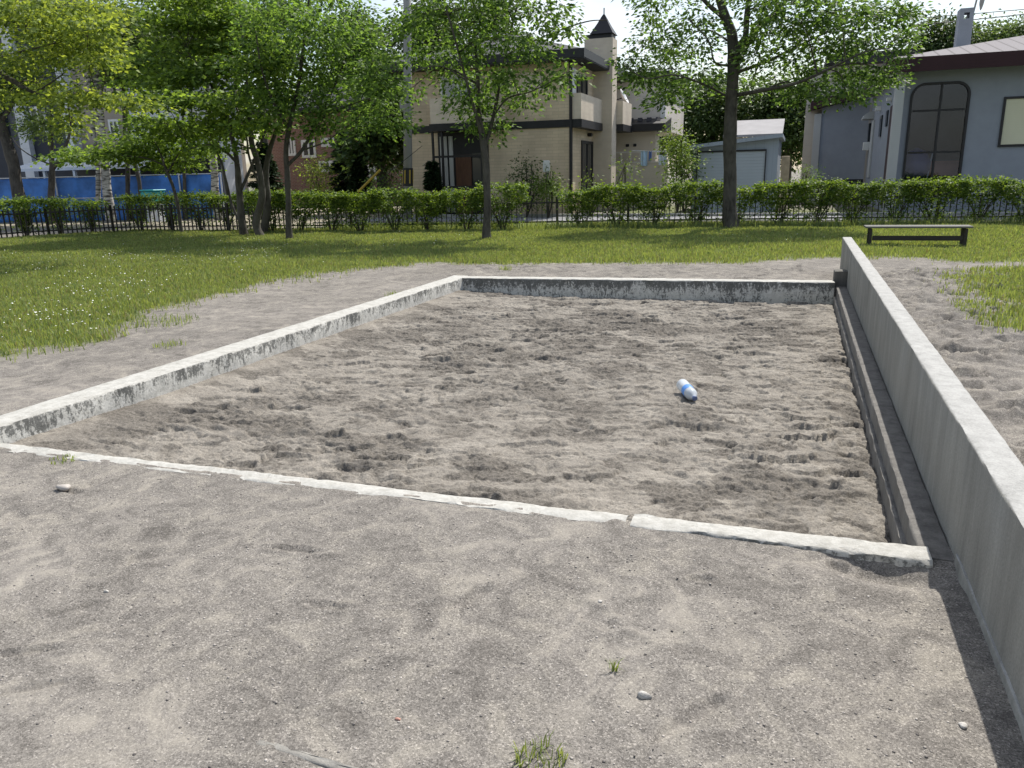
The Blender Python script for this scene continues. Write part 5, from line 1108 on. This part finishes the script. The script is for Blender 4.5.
# ------------------------------------------------------------------ utility pole, wires, guard
M['pole'] = m_plain('pole_concrete', (.27, .265, .26), .85, .12, 3, .2, 60, 0, .3, (1, 1, .2)); M['yellow'] = m_plain('guard_yellow', (.40, .28, .04), .5, .12)
q = A(408, 190, 26.0); up = thing('utility_pole', 'grey concrete utility pole with yellow and black guard beside the tan house', 'pole', (q[0], 26, 0)); 
ptop = A(407, -60, 26); dxp = ptop[0]-q[0]
m = MB(); 
def polex(z): return (z-q[2])*dxp/(ptop[2]-q[2])
m.tube([(polex(-.1), 0, -.1), (polex(5), 0, 5), (polex(9.5), 0, 9.5)], [.165, .14, .115], 14); m.build('pole', M['pole'], up, True)
z0, z1 = A(408, 186, 26)[2], A(408, 168, 26)[2]
m = MB(); m.tube([(polex(z0), 0, z0), (polex(z1), 0, z1)], [.182, .180], 16); gd = m.build('guard', M['trim'], up)
for a in np.linspace(0, 2*PI, 7)[:-1]:
    m = MB(); ca, sa = math.cos(a+.35), math.sin(a+.35); m.tube([(polex(z0)+.172*ca, .172*sa, z0+.09), (polex(z1)+.17*ca, .17*sa, z1-.07)], .03, 6); m.build('yellow_strip', M['yellow'], gd)
m = MB(); zq = A(408, 98, 26)[2]; m.box(polex(zq)-.28, polex(zq)-.125, -.1, .1, zq-.45, zq+.1, .02); m.build('junction_box', M['pole'], up)
m = MB(); m.tube([(polex(6.6), -.9, 6.6), (polex(6.6), .9, 6.6)], .04, 6); m.tube([(polex(8.6)-.9, 0, 8.6), (polex(8.6)+.9, 0, 8.6)], .045, 6); m.build('crossarm', M['pole'], up)
gq0, gq1 = A(358, 192, 24.5), A(380, 170, 24.5); m = MB(gq0); gd_ = np.array(gq1)-np.array(gq0); gy0 = MB(gq0); gy0.tube([tuple(np.array(gq0)-gd_*(gq0[2]+.05)/gd_[2]), tuple(np.array(gq0)+gd_*2.1+np.array([0, 1.3, 0]))], .010, 5); m.tube([gq0, gq1], .042, 8); o = m.build('guy_wire_guard', M['yellow']); o.location = gq0; gy0.build('wire', M['trim'], o); tag(o, 'slanting yellow guy wire guard sticking up out of the hedge', 'pole guard')
M['wire'] = m_plain('black_cable', (.02, .02, .02), .6)
def wire(p0, p1, sag, lab, r=.014):
    p0, p1 = np.array(p0), np.array(p1); t = np.linspace(0, 1, 24)[:, None]; P = p0*(1-t)+p1*t; P[:, 2] -= (sag*4*t*(1-t))[:, 0]
    m = MB(); m.tube([tuple(p) for p in P], r, 5); tag(m.build('power_line', M['wire']), lab, 'cable')
px0 = (q[0]+dxp*.9, 26, 8.6)
wire(A(640, 40, 44), A(1060, 10, 44), .25, 'lower of two power lines crossing the sky behind the square chimney', .022)
wire(A(640, 33, 44), A(1060, 6, 44), .15, 'upper of two power lines crossing the sky behind the square chimney', .018)

# ------------------------------------------------------------------ bench
M['bench_wood'] = m_plain('weathered_dark_wood', (.032, .028, .024), .75, .3, 8, .3, 60, 0, .35, (.6, 8, 8)); M['bench_top'] = m_plain('silvered_wood', (.12, .115, .105), .7, .3, 8, .3, 60, 0, .4, (.5, 8, 8))
p, q = np.array(G(868.5, 246, .0)), np.array(G(962.5, 246.5, .0)); d = (q-p); Lb = np.linalg.norm(d[:2]); an = math.atan2(d[1], d[0]); mid = (p+q)/2
bench = thing('bench', 'dark wooden backless bench on the grass beyond the end of the grey wall', 'bench', (mid[0], mid[1], float(ground_z(mid[0], mid[1])[0])), an)
hb = .385
for k, yy in enumerate((-.14, 0.0, .14)):
    m = MB(); m.box(-Lb/2-.10, Lb/2+.10, yy-.06, yy+.06, hb-.036, hb, .006); m.build('seat_plank', M['bench_top'], bench)
for sx_ in (-1, 1):
    m = MB(); x = sx_*(Lb/2-.0)
    for yy in (-.14, .14): m.box(x-.024, x+.024, yy-.03, yy+.03, -.06, hb-.048, .006)
    m.box(x-.02, x+.02, -.108, .108, hb-.12, hb-.05); m.build('leg', M['bench_wood'], bench)
m = MB(); m.box(-Lb/2+.037, Lb/2-.037, -.155, -.125, .115, .205, .005); m.build('stretcher', M['bench_wood'], bench)

# ------------------------------------------------------------------ water bottle in the sand
M['pet'] = m_plain('milky_clear_plastic', (.72, .80, .88), .18, .06, 20, .25, 30, 0, .6); M['label_blue'] = m_plain('blue_wrapper', (.10, .27, .66), .35, .25, 18); M['cap'] = m_plain('dark_blue_cap', (.10, .14, .26), .4, .1); M['label_white'] = m_plain('white_wrapper', (.75, .80, .86), .35, .1)
tm = NT('bottle_plastic'); tm.fin((.86, .92, .98), .12, 0, .6); tm.p.inputs['Transmission Weight'].default_value = .5; tm.p.inputs['IOR'].default_value = 1.12; M['pet'] = tm.m
p, q = np.array(G(683, 387, -.03)), np.array(G(693.5, 399.5, -.06)); d = q-p; d[2] = 0; d = d/np.linalg.norm(d); mid = (p+q)/2
gz = max(sand_z(mid[0]+d[0]*t, mid[1]+d[1]*t) for t in (-.09, 0, .06))
bt = thing('plastic_bottle', 'clear plastic water bottle with a blue wrapper lying on the sand', 'bottle', (mid[0], mid[1], gz+.037))
zx = Vector((d[0], d[1], -.10)).normalized(); xx = zx.orthogonal().normalized(); yy = zx.cross(xx); Mb = Matrix((xx, yy, zx)).transposed().to_4x4()
rb = .044
m = MB(); pr = [(.02, -.142), (rb*.85, -.145), (rb, -.135)]
for i in range(9): z = -.125+i*.0105; pr += [(rb, z), (rb*.95, z+.005)]
pr += [(rb*.98, -.03), (rb*.98, .03), (rb, .042), (rb*.97, .05), (rb, .058), (rb*.95, .075), (rb*.75, .098), (rb*.42, .118), (.015, .125), (.014, .135)]
m.lathe(pr, Mb, 24); m.build('body', M['pet'], bt, True)
m = MB(); m.lathe([(rb*1.0, -.028), (rb*1.012, -.027), (rb*1.012, .029), (rb*1.0, .030)], Mb, 24); lb = m.build('wrapper', M['label_blue'], bt, True)
m = MB(); m.lathe([(.0175, .128), (.018, .130), (.018, .146), (.016, .148)], Mb, 18); m.build('cap', M['cap'], bt, True)

# ------------------------------------------------------------------ camera, sky, sun
cam = bpy.data.cameras.new('camera'); co = bpy.data.objects.new('camera', cam); COL.objects.link(co)
cam.sensor_width = 36; cam.lens = FPX/1024*36; cam.clip_end = 3000; cam.clip_start = .05
def dv(dx, dy):
    a, b = np.array(ray(512, 384)), np.array(ray(512+dx, 384+dy)); return Vector(b-a).normalized()
xd, ydn = dv(1, 0), dv(0, 1); f_ = Vector(ray(512, 384)).normalized(); up_ = -ydn
co.matrix_world = Matrix(((xd.x, up_.x, -f_.x, 0), (xd.y, up_.y, -f_.y, 0), (xd.z, up_.z, -f_.z, HC), (0, 0, 0, 1)))
scene.camera = co
SUN_AZ, SUN_EL = math.radians(16), math.radians(53)    # azimuth from +Y towards +X
sun = bpy.data.lights.new('sun', 'SUN'); sun.energy = 4.6; sun.angle = math.radians(.6); sun.color = (1, .955, .88)
so = bpy.data.objects.new('sun', sun); COL.objects.link(so); sdv = Vector((math.sin(SUN_AZ)*math.cos(SUN_EL), math.cos(SUN_AZ)*math.cos(SUN_EL), math.sin(SUN_EL)))
so.rotation_euler = sdv.to_track_quat('Z', 'Y').to_euler()
W = bpy.data.worlds.new('World'); scene.world = W; W.use_nodes = True; nt = W.node_tree; bg = nt.nodes['Background']
sky = nt.nodes.new('ShaderNodeTexSky'); sky.sky_type = 'NISHITA'; sky.sun_disc = False; sky.sun_elevation = SUN_EL; sky.sun_rotation = SUN_AZ; sky.air_density = 1.2; sky.dust_density = 1.6; sky.ozone_density = 1
tcw = nt.nodes.new('ShaderNodeTexCoord'); mp = nt.nodes.new('ShaderNodeMapping'); mp.inputs['Scale'].default_value = (1, 1, 2.4); nt.links.new(tcw.outputs['Generated'], mp.inputs['Vector'])
cn = nt.nodes.new('ShaderNodeTexNoise'); cn.inputs['Scale'].default_value = 2.2; cn.inputs['Detail'].default_value = 8; cn.inputs['Roughness'].default_value = .55; cn.inputs['Distortion'].default_value = .4; nt.links.new(mp.outputs[0], cn.inputs['Vector'])
cr_ = nt.nodes.new('ShaderNodeValToRGB'); cr_.color_ramp.elements[0].position = .45; cr_.color_ramp.elements[1].position = .66; nt.links.new(cn.outputs['Fac'], cr_.inputs['Fac'])
mx = nt.nodes.new('ShaderNodeMix'); mx.data_type = 'RGBA'; nt.links.new(cr_.outputs['Color'], mx.inputs[0]); nt.links.new(sky.outputs[0], mx.inputs[6]); mx.inputs[7].default_value = (7.2, 7.45, 7.8, 1)
nt.links.new(mx.outputs[2], bg.inputs['Color']); bg.inputs['Strength'].default_value = .11
vs = scene.view_settings; vs.view_transform = 'Standard'; vs.look = 'None'; vs.exposure = .52; vs.gamma = 1; vs.use_curve_mapping = False
scene.cycles.max_bounces = 6; scene.cycles.transparent_max_bounces = 6; scene.cycles.diffuse_bounces = 2; scene.cycles.glossy_bounces = 2; scene.cycles.transmission_bounces = 4; scene.cycles.caustics_reflective = False; scene.cycles.caustics_refractive = False; scene.cycles.use_denoising = True
